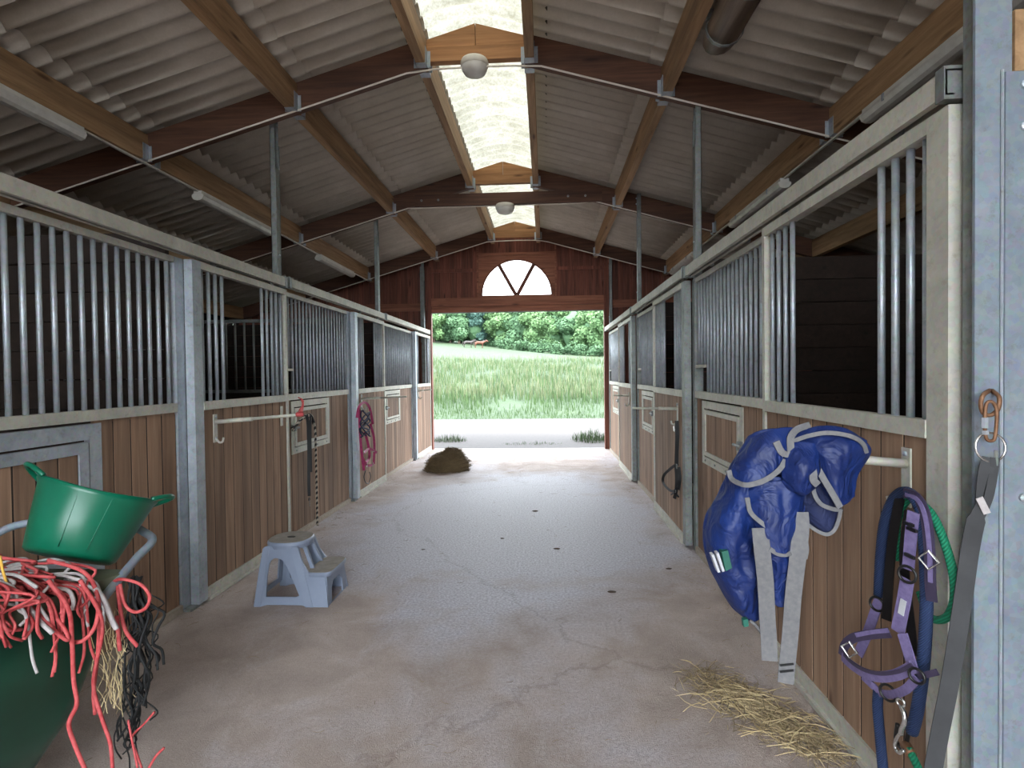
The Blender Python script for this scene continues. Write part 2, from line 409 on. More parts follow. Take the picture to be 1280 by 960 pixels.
# ---- trusses
def truss(y, collar, label):
    t = thing('roof_truss', label, 'roof truss', (RC, y, 3.0), 'roof trusses spanning the aisle')
    for sgn in (-1, 1):
        a, b = 0.44, 6.2; m = MB(); h = 0.25
        xa, xb = RC + sgn * a, RC + sgn * b
        m.hexa([(xa, y - .04, raft(a)), (xb, y - .04, raft(b)), (xb, y + .04, raft(b)), (xa, y + .04, raft(a)),
                (xa, y - .04, raft(a) + h), (xb, y - .04, raft(b) + h), (xb, y + .04, raft(b) + h), (xa, y + .04, raft(a) + h)])
        m.build('rafter', 'rafter', t)
        m = MB(); m.prism([(RC + sgn * .003, 4.532), (RC + sgn * .44, 4.532), (RC + sgn * .44, 4.60), (RC + sgn * .003, 4.725)], y - .035, y + .035)
        m.build('apex_gusset', 'apex', t)
        for dx in PDX[:3]:
            x = RC + sgn * dx; z = raft(dx)
            for yy in (-1, 1):
                m = MB()
                m.box((x - .046, y + yy * .04, z - .004), (x + .046, y + yy * .125, z - .001))
                for q in (-1, 1):
                    m.box((x + q * .041, y + yy * .04, z - .004), (x + q * .046, y + yy * .115, z + .15))
                    m.box((x + q * .041, y + yy * .041, z - .004), (x + q * .075, y + yy * .045, z + .14))
                m.build('joist_hanger', 'galv', t)
    m = MB(); m.box((RC - .44, y - .037, 4.405), (RC + .44, y + .037, 4.53)); m.build('apex_board', 'apex', t)
    if collar:
        m = MB(); m.box((RC - 1.30, y - .09, 4.085), (RC + 1.44, y - .042, 4.255))
        c = m.build('collar_beam', 'rafter', t)
        for dx in (-1.2, -.95, .95, 1.2):
            m = MB(); m.lathe([(.016, 0), (.016, -.012), (.006, -.016)], (RC + dx, y - .09, 4.17), 8, axis='y'); m.build('bolt', 'galv', c)
    return t
truss(FRONT_TRUSS, False, 'timber roof truss over the open front of the stable')
truss(TRUSS[0], False, 'timber roof truss above the bright galvanised column')
truss(TRUSS[1], False, 'timber roof truss with the larger round lamp under its apex')
truss(TRUSS[2], True, 'timber roof truss with a horizontal collar beam')
truss(TRUSS[3], False, 'timber roof truss close against the far gable wall')

# ---- long side walls of horizontal planks, open slit under the eaves
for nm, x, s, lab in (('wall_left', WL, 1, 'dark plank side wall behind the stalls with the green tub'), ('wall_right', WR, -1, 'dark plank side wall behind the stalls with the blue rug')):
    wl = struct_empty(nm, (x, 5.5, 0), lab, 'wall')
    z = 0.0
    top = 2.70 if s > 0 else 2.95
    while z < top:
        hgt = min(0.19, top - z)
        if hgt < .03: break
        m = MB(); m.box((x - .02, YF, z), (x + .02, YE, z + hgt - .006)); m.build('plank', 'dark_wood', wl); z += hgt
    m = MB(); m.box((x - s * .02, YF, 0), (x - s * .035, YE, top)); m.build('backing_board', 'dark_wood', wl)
    if s > 0:
        m = MB(); m.box((x - .04, YF, 2.765), (x + .04, YE, 2.99)); m.build('wall_plate', 'dark_wood', wl)
        yy = YF
        while yy < YE:
            ln = rnd(.1, .35); m = MB(); m.box((x - .03, yy, 2.70), (x + .03, yy + ln, 2.765)); m.build('packing_block', 'dark_wood', wl); yy += ln + rnd(.03, .22)
    else:
        m = MB(); m.box((x - .04, YF, 2.95), (x + .04, YE, 2.99)); m.build('wall_plate', 'dark_wood', wl)

# ---- unseen near wall added to darken the stall interiors, open over the aisle
nw = struct_empty('wall_near_blocker', (RC, YF, 0), 'unseen boarded wall added to keep sky light out of the stalls', 'wall')
for xa, xb in ((WL, XL - .1), (XR + .15, WR)):
    n = round((xb - xa) / .3)
    for i in range(n):
        x0, x1 = xa + (xb - xa) * i / n, xa + (xb - xa) * (i + 1) / n
        MB().hexa([(x0, YF, 0), (x1, YF, 0), (x1, YF + .03, 0), (x0, YF + .03, 0), (x0, YF, sheet_z(x0 - RC)), (x1, YF, sheet_z(x1 - RC)), (x1, YF + .03, sheet_z(x1 - RC)), (x0, YF + .03, sheet_z(x0 - RC))]).build('gable_board', 'gable', nw)

# ---- far gable wall
gw = struct_empty('wall_far', (RC, YE, 0), 'reddish brown boarded gable wall around the open doorway', 'wall')
DL, DR, DT = -2.40, 1.25, 2.93
ACX, ACZ, AR = -0.577, 3.275, 0.755
def roof_under(x): return sheet_z(x - RC) + 0.03
bw = 0.118; x = WL
while x < WR:
    x1 = min(x + bw, WR)
    xm = (x + x1) / 2; zt0, zt1 = roof_under(x), roof_under(x1 - .006)
    if xm < DL - .1 or xm > DR + .1: zb = 0
    elif -1.42 < xm < 0.27: zb = 4.15
    else: zb = 3.22
    if zb < min(zt0, zt1):
        m = MB(); yo = rnd(-.003, .003)
        m.hexa([(x, YE + yo, zb), (x1 - .006, YE + yo, zb), (x1 - .006, YE + .03, zb), (x, YE + .03, zb),
                (x, YE + yo, zt0), (x1 - .006, YE + yo, zt1), (x1 - .006, YE + .03, zt1), (x, YE + .03, zt0)])
        m.build('gable_board', 'gable', gw)
    x = x1
def prt(name, mat, parent, *boxes):
    m = MB()
    for a, b in boxes: m.box(a, b)
    return m.build(name, mat, parent)
prt('backing_board', 'gable', gw, ((WL, YE + .032, 0), (DL - .1, YE + .045, 2.8)), ((DR + .1, YE + .032, 0), (WR, YE + .045, 2.8)), ((DL - .1, YE + .032, 3.24), (-1.4, YE + .045, 4.1)), ((.27, YE + .032, 3.24), (DR + .1, YE + .045, 4.0)))
for s_ in (-1, 1):
    MB().prism([(RC, 4.14), (RC + s_ * 4.2, 2.79), (RC + s_ * 4.2, roof_under(RC + 4.2)), (RC, roof_under(RC))] if False else [(RC, 4.14), (RC + s_ * .9, 4.14), (RC + s_ * .9, 3.6), (RC + s_ * 1.95, 3.6), (RC + s_ * 1.95, 2.79), (RC + s_ * 4.9, 2.79), (RC + s_ * 4.9, roof_under(RC + 4.9)), (RC, roof_under(RC))], YE + .047, YE + .058).build('backing_board', 'gable', gw)
prt('lintel_beam', 'gable_light', gw, ((DL - .08, YE - .06, 3.05), (DR + .12, YE + .05, 3.23)))
prt('lintel_board', 'gable_light', gw, ((DL - .08, YE - .03, 2.93), (DR + .12, YE + .05, 3.045)))
for xx in (DL - .11, DR + .0): prt('jamb_post', 'gable', gw, ((xx, YE - .07, 0), (xx + .11, YE + .05, 3.9 if xx < 0 else 3.9)))
for xx in (-1.42, 0.235): prt('window_post', 'gable_light', gw, ((xx, YE - .04, 3.23), (xx + .035, YE, 4.32)))
for a, b, zz in ((DL, -1.42, 3.78), (.27, DR, 3.78)): prt('wall_rail', 'gable', gw, ((a, YE - .035, zz), (b, YE - .003, zz + .07)))
for a, b, zz in ((WL, DL - .11, 3.05), (DR + .11, WR, 3.05)): prt('wall_rail', 'gable_light', gw, ((a, YE - .035, zz - .08), (b, YE - .003, zz + .08)))
prt('wall_rail', 'gable_light', gw, ((-1.385, YE - .04, 4.12), (.235, YE - .003, 4.17)))
prt('door_head', 'galv_dark', gw, ((DL, YE - .02, 2.915), (DR, YE + .06, 2.93)))
prt('galvanised_post', 'galv_dark', gw, ((DL - .22, YE - .12, 2.3), (DL - .14, YE - .06, 3.9)), ((DL - .22, YE - .04, 2.3), (DL - .14, YE - .01, 3.6)))

# arched window
wn = struct_empty('window_1', (ACX, YE, 3.24), 'half-round fanlight window above the far doorway', 'window')
arc = [(ACX + AR * math.cos(math.pi * i / 32), ACZ + AR * math.sin(math.pi * i / 32)) for i in range(33)]
plate([(-1.385, 3.235), (.235, 3.235), (.235, 4.12), (-1.385, 4.12)], [arc], YE - .012, YE + .02).build('window_board', M['gable_light'], wn)
fr = MB(); fr.ribbon([(p[0], YE + .005, p[1]) for p in arc], .05, .03, (0, 1, 0)) ; fr.build('window_frame', 'gable', wn)
for s in (-1, 1):
    e = (ACX + s * AR * math.cos(math.radians(60)), YE + .01, ACZ + AR * math.sin(math.radians(60)))
    MB().ribbon([(ACX + s * .015, YE + .01, ACZ), e], .075, .05, (0, 1, 0)).build('glazing_bar', 'gable', wn)
wedges = [(0, 60), (60, 120), (120, 180)]
for a, b in wedges:
    poly = [(ACX, ACZ)] + [(ACX + AR * math.cos(math.radians(a + (b - a) * i / 10)), ACZ + AR * math.sin(math.radians(a + (b - a) * i / 10))) for i in range(11)]
    MB().prism(poly, YE + .012, YE + .016).build('pane', 'glass', wn)
prt('window_sill', 'gable_light', wn, ((-1.36, YE - .05, 3.232), (.21, YE + .03, 3.262)))

# ================================================================== STALL FRONTS
ZR0, ZR1 = 1.37, 1.43       # middle rail
ZT0, ZT1 = 2.37, 2.42       # top rail
BAR_R = 0.0135
barmesh = {}
def bar_mesh(z0, z1, mat='galv'):
    k = (round(z0, 3), round(z1, 3), mat)
    if k not in barmesh:
        m = MB(); m.tube([(0, 0, 0), (0, 0, z1 - z0)], BAR_R, 8); barmesh[k] = m.mesh('bar', mat, smooth=True)
    return barmesh[k]
def side(s):       # s=+1 the stall front with the stool, s=-1 the one with the rug; d is the distance out into the aisle
    return (lambda d: XL + d) if s > 0 else (lambda d: XR - d)
def sbox(m, s, d0, d1, y0, y1, z0, z1):
    X = side(s); m.box((X(d0), y0, z0), (X(d1), y1, z1)); return m
def vboard(wd, h):      # board with chamfered long edges
    a, b, c = .012, wd / 2 - .0042, .002
    return MB().prism([(-a + c, -b), (a - c, -b), (a, -b + c), (a, b - c), (a - c, b), (-a + c, b), (-a, b - c), (-a, -b + c)], 0, h, 'z')
def boards(parent, s, y0, y1, z0, z1, d, wid=0.13, skip=None, mat='stall_wood'):
    n = max(1, round((y1 - y0) / wid)); wd = (y1 - y0) / n; X = side(s)
    me = vboard(wd, z1 - z0).mesh('board', mat)
    rects = [(y0, y1, z0, z1)] if not skip else [(y0, y1, z0, skip[2]), (y0, y1, skip[3], z1), (y0, skip[0], skip[2], skip[3]), (skip[1], y1, skip[2], skip[3])]
    for ya, yb, za, zb in rects:      # grimy tongues seen in the joints
        if yb - ya > .02 and zb - za > .02: sbox(MB(), s, d - .009, d + .0104, ya, yb, za + .001, zb - .001).build('tongue_backing', 'grime', parent)
    for i in range(n):
        yc = y0 + wd * (i + .5); dd = d + rnd(-.0006, .001)
        if skip and skip[0] - .01 < yc < skip[1] + .01:
            for za, zb in ((z0, skip[2]), (skip[3], z1)):
                if zb - za > .02:
                    piece('board', vboard(wd, zb - za).mesh('board', mat), (X(dd), yc, za), parent)
        else: piece('board', me, (X(dd), yc, z0), parent)
def frame(parent, s, name, mat, *bx):
    m = MB()
    for b in bx: sbox(m, s, *b)
    return m.build(name, mat, parent)
def rack(parent, s, y, z, length, far_bracket=None, tilt=0.0):
    X = side(s)
    r = frame(parent, s, 'saddle_rack', 'galv_dusty', (.028, .034, y - .024, y + .024, z - .15, z + .055))
    m = MB(); m.tube(smooth_path([(X(.034), y, z - .12), (X(.06), y, z - .15), (X(.085), y, z - .145), (X(.092), y, z - .115)], 5), .008, 8); m.build('hook', 'galv_dusty', r, True)
    m = MB(); m.tube([(X(.034), y, z), (X(.034 + length * .42), y, z + tilt * .4)], .016, 10); m.build('sleeve', 'galv_dusty', r, True)
    m = MB(); m.tube([(X(.034 + length * .40), y, z + tilt * .4), (X(.034 + length), y, z + tilt)], .0115, 10); m.build('arm', 'galv_dusty', r, True)
    for q in (-.12, .035):
        m = MB(); m.lathe([(.009, 0), (.009, .006), (.003, .009)], (0, 0, 0), 8, True, 'x')
        m.v = [(X(.034) + s * p[0], y + p[1], z + q + p[2]) for p in m.v]; m.build('bolt', 'galv', r)
    return r
def stall_door(s, y0, y1, wide_far, opening, label, matw='galv'):
    X = side(s)
    t = thing('sliding_stall_door', label, 'stall door', (X(0), (y0 + y1) / 2, 0), 'sliding stall doors')
    ws, ts = .10, .035
    wa, wb = ((y1 - ws, y1) if wide_far else (y0, y0 + ws)); ta, tb = ((y0, y0 + ts) if wide_far else (y1 - ts, y1))
    frame(t, s, 'wide_stile', matw, (-.03, .03, wa, wb, .02, ZT1))
    frame(t, s, 'stile', 'galv_dusty', (-.012, .03, ta, tb, .02, ZT1))
    ia, ib = (y0 + ts, y1 - ws) if wide_far else (y0 + ws, y1 - ts)
    frame(t, s, 'top_rail', 'galv_dusty', (-.02, .03, ia, ib, ZT0, ZT1))
    frame(t, s, 'middle_rail', 'galv_dusty', (-.02, .035, ia, ib, ZR0, ZR1))
    frame(t, s, 'bottom_rail', 'galv_dusty', (-.025, .03, ia, ib, .015, .10), (-.01, .045, ia, ib, .008, .03))
    boards(t, s, ia, ib, .10, ZR0, .006)
    n = max(3, round((ib - ia) / .083)); dy = (ib - ia) / n
    for i in range(n):
        yb = ia + dy * (i + .5)
        if opening[0] < yb < opening[1]: continue
        piece('bar', bar_mesh(ZR1, ZT0), (X(0), yb, ZR1), t)
    for yy in (ia + .2, ib - .2):        # roller hangers
        h = frame(t, s, 'roller_hanger', 'galv_dark', (-.005, .005, yy - .03, yy + .03, ZT1, ZT1 + .05))
    return t
def panel(s, y0, y1, label, hatch=None, slot=None, matb='galv_dark', big=False):
    X = side(s); D = -.06
    t = thing('stall_front_panel', label, 'stall panel', (X(D), (y0 + y1) / 2, 0), 'fixed stall front panels')
    frame(t, s, 'top_rail', 'galv_dusty', (D - .025, D + .025, y0, y1, ZT0 + .01, ZT1))
    frame(t, s, 'middle_rail', 'galv_dusty', (D - .025, D + .03, y0, y1, ZR0, ZR1))
    frame(t, s, 'kerb', 'concrete_kerb', (D - .04, D + .035, y0, y1, 0.001, .055))
    boards(t, s, y0, y1, .055, ZR0, D, .135, hatch)
    n = round((y1 - y0) / .0872); dy = (y1 - y0) / n
    for i in range(n):
        yb = y0 + dy * (i + .5)
        zb = slot[2] if slot and slot[0] < yb < slot[1] else ZR1
        piece('bar', bar_mesh(zb, ZT0 + .01, 'galv'), (X(D), yb, zb), t)
    if slot: frame(t, s, 'slot_rail', 'galv_dusty', (D - .015, D + .02, slot[0], slot[1], slot[2] - .025, slot[2]))
    if hatch:
        a, b, z0, z1 = hatch; wf = .06 if not big else .085
        h = frame(t, s, 'feed_hatch', 'galv_dusty' if not big else 'galv', (D - .01, D + .02, a, b, z0, z0 + wf), (D - .01, D + .02, a, b, z1 - wf, z1), (D - .01, D + .02, a, a + wf, z0 + wf, z1 - wf), (D - .01, D + .02, b - wf, b, z0 + wf, z1 - wf))
        g = wf + .012; a2, b2, c2, d2 = a + g, b - g, z0 + g, z1 - g; w2 = .035 if not big else .06
        frame(h, s, 'hatch_door_frame', 'galv_dusty' if not big else 'galv', (D, D + .026, a2, b2, c2, c2 + w2), (D, D + .026, a2, b2, d2 - w2, d2), (D, D + .026, a2, a2 + w2, c2 + w2, d2 - w2), (D, D + .026, b2 - w2, b2, c2 + w2, d2 - w2))
        boards(h, s, a2 + w2, b2 - w2, c2 + w2, d2 - w2, D + .004, .12)
        for yy in np.linspace(a + .1, b - .1, 4):
            for zz in (z0 + wf / 2,):
                m = MB(); m.lathe([(.009, 0), (.008, .006), (.003, .009)], (0, 0, 0), 8, True, 'x'); m.v = [(X(D + .02) + s * p[0], yy + p[1], zz + p[2]) for p in m.v]; m.build('bolt', 'galv_dark', h)
        # latch
        yy = a - .0 if not big else b
        if big: return t
        m = MB(); m.tube([(X(D + .05), yy - .06, (z0 + z1) / 2 + .0), (X(D + .05), yy + .1, (z0 + z1) / 2)], .011, 8); sbox(m, s, D + .02, D + .055, yy + .0, yy + .03, (z0 + z1) / 2 - .03, (z0 + z1) / 2 + .03)
        m.build('latch', 'galv_dark', h)
    return t
def stall_post(s, y, top, label, d=-.075, wide=.075):
    X = side(s)
    t = thing('stall_post', label, 'post', (X(d), y, 0), 'galvanised posts rising to the roof')
    frame(t, s, 'lower_channel', 'galv_dark', (d - .035, d + .04, y - wide / 2, y + wide / 2, 0, 2.42))
    frame(t, s, 'upper_channel', 'galv_dark', (d - .03, d - .024, y - .035, y + .035, 2.42, top), (d - .03, d + .02, y - .035, y - .029, 2.42, top), (d - .03, d + .02, y + .029, y + .035, 2.42, top))
    frame(t, s, 'splice_channel', 'galv_dark', (d + .02, d + .026, y - .04, y + .045, 2.40, top - .55), (d - .02, d + .026, y + .037, y + .045, 2.40, top - .32))
    for zz in (top - .06, top - .14, 2.75):
        m = MB(); m.lathe([(.011, 0), (.011, .008), (.004, .012)], (0, 0, 0), 8, True, 'x'); m.v = [(X(d + .027) + s * p[0], y + p[1], zz + p[2]) for p in m.v]; m.build('bolt', 'galv', t)
    return t
def track(s, y0, y1, label, zoff=0.0):
    X = side(s); d = .0
    t = thing('door_track', label, 'door track', (X(d), (y0 + y1) / 2, 2.45), 'sliding door tracks')
    m = MB()
    z0, z1 = 2.445 + zoff, 2.525 + zoff
    for b in ((-.03, .045, z1 - .006, z1), (.04, .046, z0, z1), (-.032, -.026, z0, z1), (.02, .04, z0, z0 + .006), (-.026, -.008, z0, z0 + .006)):
        sbox(m, s, b[0], b[1], y0, y1, b[2], b[3])
    m.build('rail', 'galv_dusty', t)
    for yy in (y0 + .02, y1 - .02): frame(t, s, 'end_stop', 'galv_dark', (-.035, .05, yy - .02, yy + .02, z0 - .012, z1 + .01))
    for yy in np.arange(y0 + .4, y1 - .2, .8): frame(t, s, 'track_bracket', 'galv_dark', (-.075, -.03, yy - .025, yy + .025, z0 + .01, z0 + .05))
    return t

# left-hand row (stool side)
panel(1, .62, 3.645, 'fixed barred stall panel with a large framed hatch behind the green tub', hatch=(1.2, 3.0, .52, 1.355), big=True)
dl1 = stall_door(1, 3.74, 5.16, False, (4.18, 4.72), 'sliding stall door behind the pale blue step stool')
panel(1, 5.235, 6.955, 'fixed stall panel with a hatch behind the hanging black and white rope', hatch=(5.36, 6.33, .83, 1.355), slot=(5.2, 5.42, 1.68))
dl2 = stall_door(1, 7.05, 8.37, False, (7.48, 7.94), 'sliding stall door with the pink halter hanging on it')
panel(1, 8.445, 10.325, 'fixed stall panel with a hatch just past the pink halter door', hatch=(8.6, 9.5, .83, 1.355), slot=(8.4, 8.64, 1.68))
dl3 = stall_door(1, 10.40, 11.78, False, (10.75, 11.6), 'sliding stall door beside the brown heap of hay')
rack(dl1, 1, 3.97, 1.275, .66, tilt=.05)
frame(dl1, 1, 'rack_bracket', 'galv_dusty', (.028, .034, 4.99, 5.03, 1.15, 1.33))
rack(dl2, 1, 7.26, 1.30, .60, tilt=.02)
rack(dl3, 1, 10.6, 1.30, .25, tilt=.02)
for y, lab in ((3.70, 'short galvanised stall post between the green tub and the step stool'), (7.01, 'short galvanised stall post beside the pink halter door'), (10.38, 'short galvanised stall post near the heap of hay')):
    t = thing('stall_end_post', lab, 'post', (XL - .07, y, 0), 'short stall posts')
    frame(t, 1, 'channel', 'galv', (-.11, -.035, y - .05, y + .045, 0, 2.42)); frame(t, 1, 'foot_plate', 'galv_dark', (-.1, .02, y - .04, y + .09, 0, .018))
for y, lab in ((5.19, 'galvanised post rising to the rafter beside the black and white rope'), (8.40, 'galvanised post rising to the collar beam truss past the pink halter'), (11.62, 'galvanised post rising to the last truss behind the hay heap')):
    stall_post(1, y - .0, raft(XL - .075 - RC) + .18, lab)
track(1, .62, 5.14, 'sliding door track above the green tub and the step stool')
track(1, 5.2, 8.38, 'sliding door track above the rope and the pink halter', .01)
track(1, 8.44, 11.72, 'sliding door track leading to the hay heap', .015)
# right-hand row (rug side)
dr1 = stall_door(-1, 1.83, 3.33, False, (2.28, 2.97), 'sliding stall door with the blue horse rug on its rack', 'galv_dusty')
panel(-1, 3.36, 5.02, 'fixed stall panel with a hatch between the blue rug and the black halter', hatch=(3.86, 4.84, .83, 1.355), slot=(4.76, 5.03, 1.66))
dr2 = stall_door(-1, 5.14, 6.62, False, (5.62, 6.12), 'sliding stall door with the black halter hanging on it', 'galv_dark')
panel(-1, 6.65, 8.08, 'fixed stall panel with a hatch just past the black halter door', hatch=(6.95, 7.8, .83, 1.355), slot=(7.88, 8.1, 1.66))
dr3 = stall_door(-1, 8.22, 9.70, False, (8.65, 9.2), 'sliding stall door opposite the brown heap of hay', 'galv_dark')
panel(-1, 9.73, 11.57, 'fixed stall panel at the doorway opposite the hay heap', hatch=(10.2, 11.1, .83, 1.355), slot=(11.4, 11.7, 1.66))
rack(dr1, -1, 2.03, 1.27, .52, tilt=.05)
rack(dr2, -1, 5.42, 1.25, .42, tilt=.01)
rack(dr3, -1, 8.5, 1.25, .22, tilt=.01)
for y, lab in ((5.08, 'galvanised post rising to the rafter between blue rug and black halter'), (8.15, 'galvanised post rising to the collar beam truss past the black halter'), (11.62, 'galvanised post rising to the last truss opposite the hay heap')):
    stall_post(-1, y, raft(XR + .075 - RC) + .22, lab)
track(-1, 1.82, 5.08, 'sliding door track above the blue horse rug')
track(-1, 5.12, 8.16, 'sliding door track above the black halter', .01)
track(-1, 8.2, 11.7, 'sliding door track opposite the hay heap', .015)

# big galvanised column beside the rug door, with its side plate
t = thing('steel_column', 'tall bright galvanised steel column with a rusty chain on it', 'column', (1.36, 1.75, 0))
prt('flange', 'galv_dark', t, ((1.285, 1.745, 0), (1.297, 1.805, 3.95)))
prt('face_plate', 'galv_blue', t, ((1.27, 1.735, 0), (1.372, 1.745, 3.95)))
prt('web', 'galv_dark', t, ((1.30, 1.77, 0), (1.372, 1.78, 3.95)))
p = prt('side_plate', 'galv_blue', t, ((1.345, 1.722, 0), (1.62, 1.734, 2.46)))
for z in (2.42, 2.30, 1.22, .4):
    MB().lathe([(.012, 0), (.012, -.008), (.004, -.012)], (1.395, 1.722, z), 8, True, 'y').build('bolt', 'galv', p)
MB().tube([(1.342, 1.73, 0), (1.342, 1.73, 2.47)], .004, 6).build('weld_seam', 'galv', t)
t = thing('partition_wall', 'galvanised sheet wall with a timber head next to the steel column', 'wall', (2.0, 1.76, 0))
x = 1.63
while x < 2.5:
    prt('sheet_panel', 'galv_blue', t, ((x, 1.735, 0), (min(x + .29, 2.5), 1.75, 2.46))); x += .295
prt('head_beam', 'purlin', t, ((1.40, 1.76, 2.48), (2.5, 1.86, 2.66)))

# partitions between the boxes
for s, ys in ((1, (.6, 3.70, 7.0, 10.38)), (-1, (1.9, 5.08, 8.15))):
    for y in ys:
        lab = {(1, .6): 'boarded stall partition at the near end of the tub stall', (1, 3.70): 'boarded stall partition behind the step stool door', (1, 7.0): 'boarded stall partition behind the pink halter door', (1, 10.38): 'boarded stall partition by the hay heap',
               (-1, 1.9): 'boarded stall partition behind the steel column', (-1, 5.08): 'boarded stall partition behind the black halter door', (-1, 8.15): 'boarded stall partition opposite the hay heap'}[(s, y)]
        xa, xb = (WL + .1, XL - .12) if s > 0 else (XR + .12, WR - .1)
        t = thing('stall_partition', lab, 'partition', ((xa + xb) / 2, y, 0), 'partitions between the stalls')
        z = 0
        barred = (s, y) in ((1, 7.0), (1, .6))
        while z < (1.35 if barred else 2.5):
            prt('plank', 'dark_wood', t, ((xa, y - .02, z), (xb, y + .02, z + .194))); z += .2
        if not barred: continue
        for z in (1.40, 2.30): prt('rail', 'galv_dark', t, ((xa, y - .025, z), (xb, y + .025, z + .04)))
        n = int((xb - xa) / .12)
        for i in range(n): piece('bar', bar_mesh(1.44, 2.30, 'galv_dark'), (xa + (i + .5) * (xb - xa) / n, y, 1.44), t)

# ================================================================== OUTSIDE
def ground_h(x, y):
    t = max(0.0, (y - 20.0) / 98.0); s = min(1.0, max(0.0, (y - 18) / 40.0))
    base = 8.3 * t * (1.06 - .06 * t) * (1.0 - 0.0105 * (x + 23.8) * min(1, t * 1.6))
    return max(-0.06, base - .05) + 0.10 * s * math.sin(x * .35 + y * .21)
def meadow_mat():
    m, nt, b = new_mat('meadow_grass')
    tc = N(nt, 'ShaderNodeTexCoord'); mp = N(nt, 'ShaderNodeMapping'); nt.links.new(tc.outputs['Object'], mp.inputs[0])
    n1 = noise(nt, mp, .16, 6, .65, .3); n2 = noise(nt, mp, 2.6, 6, .7)
    r = ramp(nt, n1.outputs[0], [(.35, rgb(26, 46, 19)), (.55, rgb(35, 54, 25)), (.7, rgb(43, 58, 30))])
    r2 = ramp(nt, n2.outputs[0], [(.3, (.8, .84, .74, 1)), (.7, (1.12, 1.12, 1.05, 1))])
    nt.links.new(mixc(nt, 1.0, r.outputs[0], r2.outputs[0], 'MULTIPLY'), b.inputs['Base Color']); b.inputs['Roughness'].default_value = .9
    bump(nt, b, n2.outputs[0], .5, .2); return m
M['meadow'] = meadow_mat()
M['gravel'] = plain('pale_gravel', rgb(50, 46, 45), rgb(64, 58, 57), .95, scale=14, bumpv=.5, rand=False)
M['blade'] = plain('grass_blade', rgb(40, 64, 26), rgb(56, 78, 36), .8, scale=1.2, rand=False)
M['seed'] = plain('seeding_grass', rgb(76, 84, 56), rgb(90, 95, 68), .85, scale=1.2, rand=False)
M['leafA'] = plain('leaf_mid_green', rgb(48, 78, 50), rgb(70, 100, 66), .8, scale=.7, rand=False)
M['leafB'] = plain('leaf_blue_green', rgb(36, 64, 58), rgb(52, 82, 72), .8, scale=.7, rand=False)
M['leafC'] = plain('leaf_light_green', rgb(62, 92, 54), rgb(86, 114, 70), .8, scale=.7, rand=False)
M['bark'] = plain('bark', rgb(70, 60, 50), rgb(98, 86, 72), .9, scale=12, bumpv=.4)
g = MB(); nx, ny = 60, 60; vs = []; fs = []
ys = [14.5 + 160 * (j / ny) ** 1.5 for j in range(ny + 1)]
for j in range(ny + 1):
    for i in range(nx + 1):
        x = -90 + 180 * i / nx; vs.append((x, ys[j], ground_h(x, ys[j]) - (.0 if ys[j] > 20 else .04)))
for j in range(ny):
    for i in range(nx): a = j * (nx + 1) + i; fs.append((a, a + 1, a + nx + 2, a + nx + 1))
g.add(vs, fs); tag(g.build('meadow_ground', 'meadow', smooth=True, loc=(0, 14, 0)), 'rising green meadow beyond the gravel track', 'meadow', kind='structure')
g = MB(); g.box((-60, YE + .12, -.4), (60, 21.2, -.03)); tag(g.build('gravel_track', 'gravel', loc=(0, 16, -.4)), 'pale gravel track outside the far doorway', 'track', kind='structure')
g = MB(); g.box((-60, -40, -.4), (60, YF - 1.2, -.03)); tag(g.build('yard', 'gravel', loc=(0, -20, -.4)), 'pale gravel yard in front of the stable', 'yard', kind='structure')
g = MB(); g.box((-60, YF - 1.2, -.4), (WL - .1, YE + .12, -.03)); tag(g.build('verge', 'meadow', loc=(-30, 5, -.4)), 'grass verge along the stable wall on the tub side', 'verge', kind='structure')
g = MB(); g.box((WR + .1, YF - 1.2, -.4), (60, YE + .12, -.03)); tag(g.build('verge', 'meadow', loc=(30, 5, -.4)), 'grass verge along the stable wall on the rug side', 'verge', kind='structure')

def blades(name, mat, pts, hts, label, cat, lean=.35, wid=.012, bend=True):
    n = len(pts); P = np.array(pts); H = np.array(hts)
    a = np.random.rand(n) * 2 * np.pi; l = np.random.rand(n) * lean
    wx, wy = np.cos(a + 1.57), np.sin(a + 1.57); W = wid * (H ** .5)
    W = np.broadcast_to(W, (n,))
    dx, dy = np.cos(a) * l * H, np.sin(a) * l * H
    b0 = P + np.stack([-wx * W, -wy * W, 0 * H], 1); b1 = P + np.stack([wx * W, wy * W, 0 * H], 1)
    m0 = P + np.stack([dx * .35 - wx * W * .7, dy * .35 - wy * W * .7, H * .6], 1); m1 = P + np.stack([dx * .35 + wx * W * .7, dy * .35 + wy * W * .7, H * .6], 1)
    tp = P + np.stack([dx, dy, H], 1)
    V = np.stack([b0, b1, m1, m0, tp], 1).reshape(-1, 3); k = np.arange(n)[:, None] * 5
    F = [tuple(f) for f in np.concatenate([k + np.array([[0, 1, 2, 3]])], 0)] + [tuple(f) for f in (k + np.array([[3, 2, 4]]))]
    me = bpy.data.meshes.new(name); me.from_pydata(V.tolist(), [], [tuple(int(q) for q in f) for f in F]); me.materials.append(M[mat])
    o = bpy.data.objects.new(name, me); COL.objects.link(o); ORG[o.name] = Vector((0, 0, 0))
    tag(o, label, cat, kind='stuff'); return o
def scatter(n, y0, y1, clump=.5):
    out = []
    while len(out) < n:
        y = y0 + (y1 - y0) * random.random() ** 1.5; hw = .42 * y + 3; x = rnd(-hw, hw)
        if mnoise.noise(Vector((x * .35, y * .25, 3))) + rnd(-.5, .5) * clump < -.25: continue
        out.append((x, y, ground_h(x, y) - .03))
    return out
p = scatter(26000, 20.2, 62)
blades('meadow_grass', 'blade', p, [(.28 + .3 * random.random()) * (1 if q[1] > 25 else (.25 + .15 * (q[1] - 20.2))) for q in p], 'tall green meadow grass beyond the gravel track', 'grass', wid=.03)
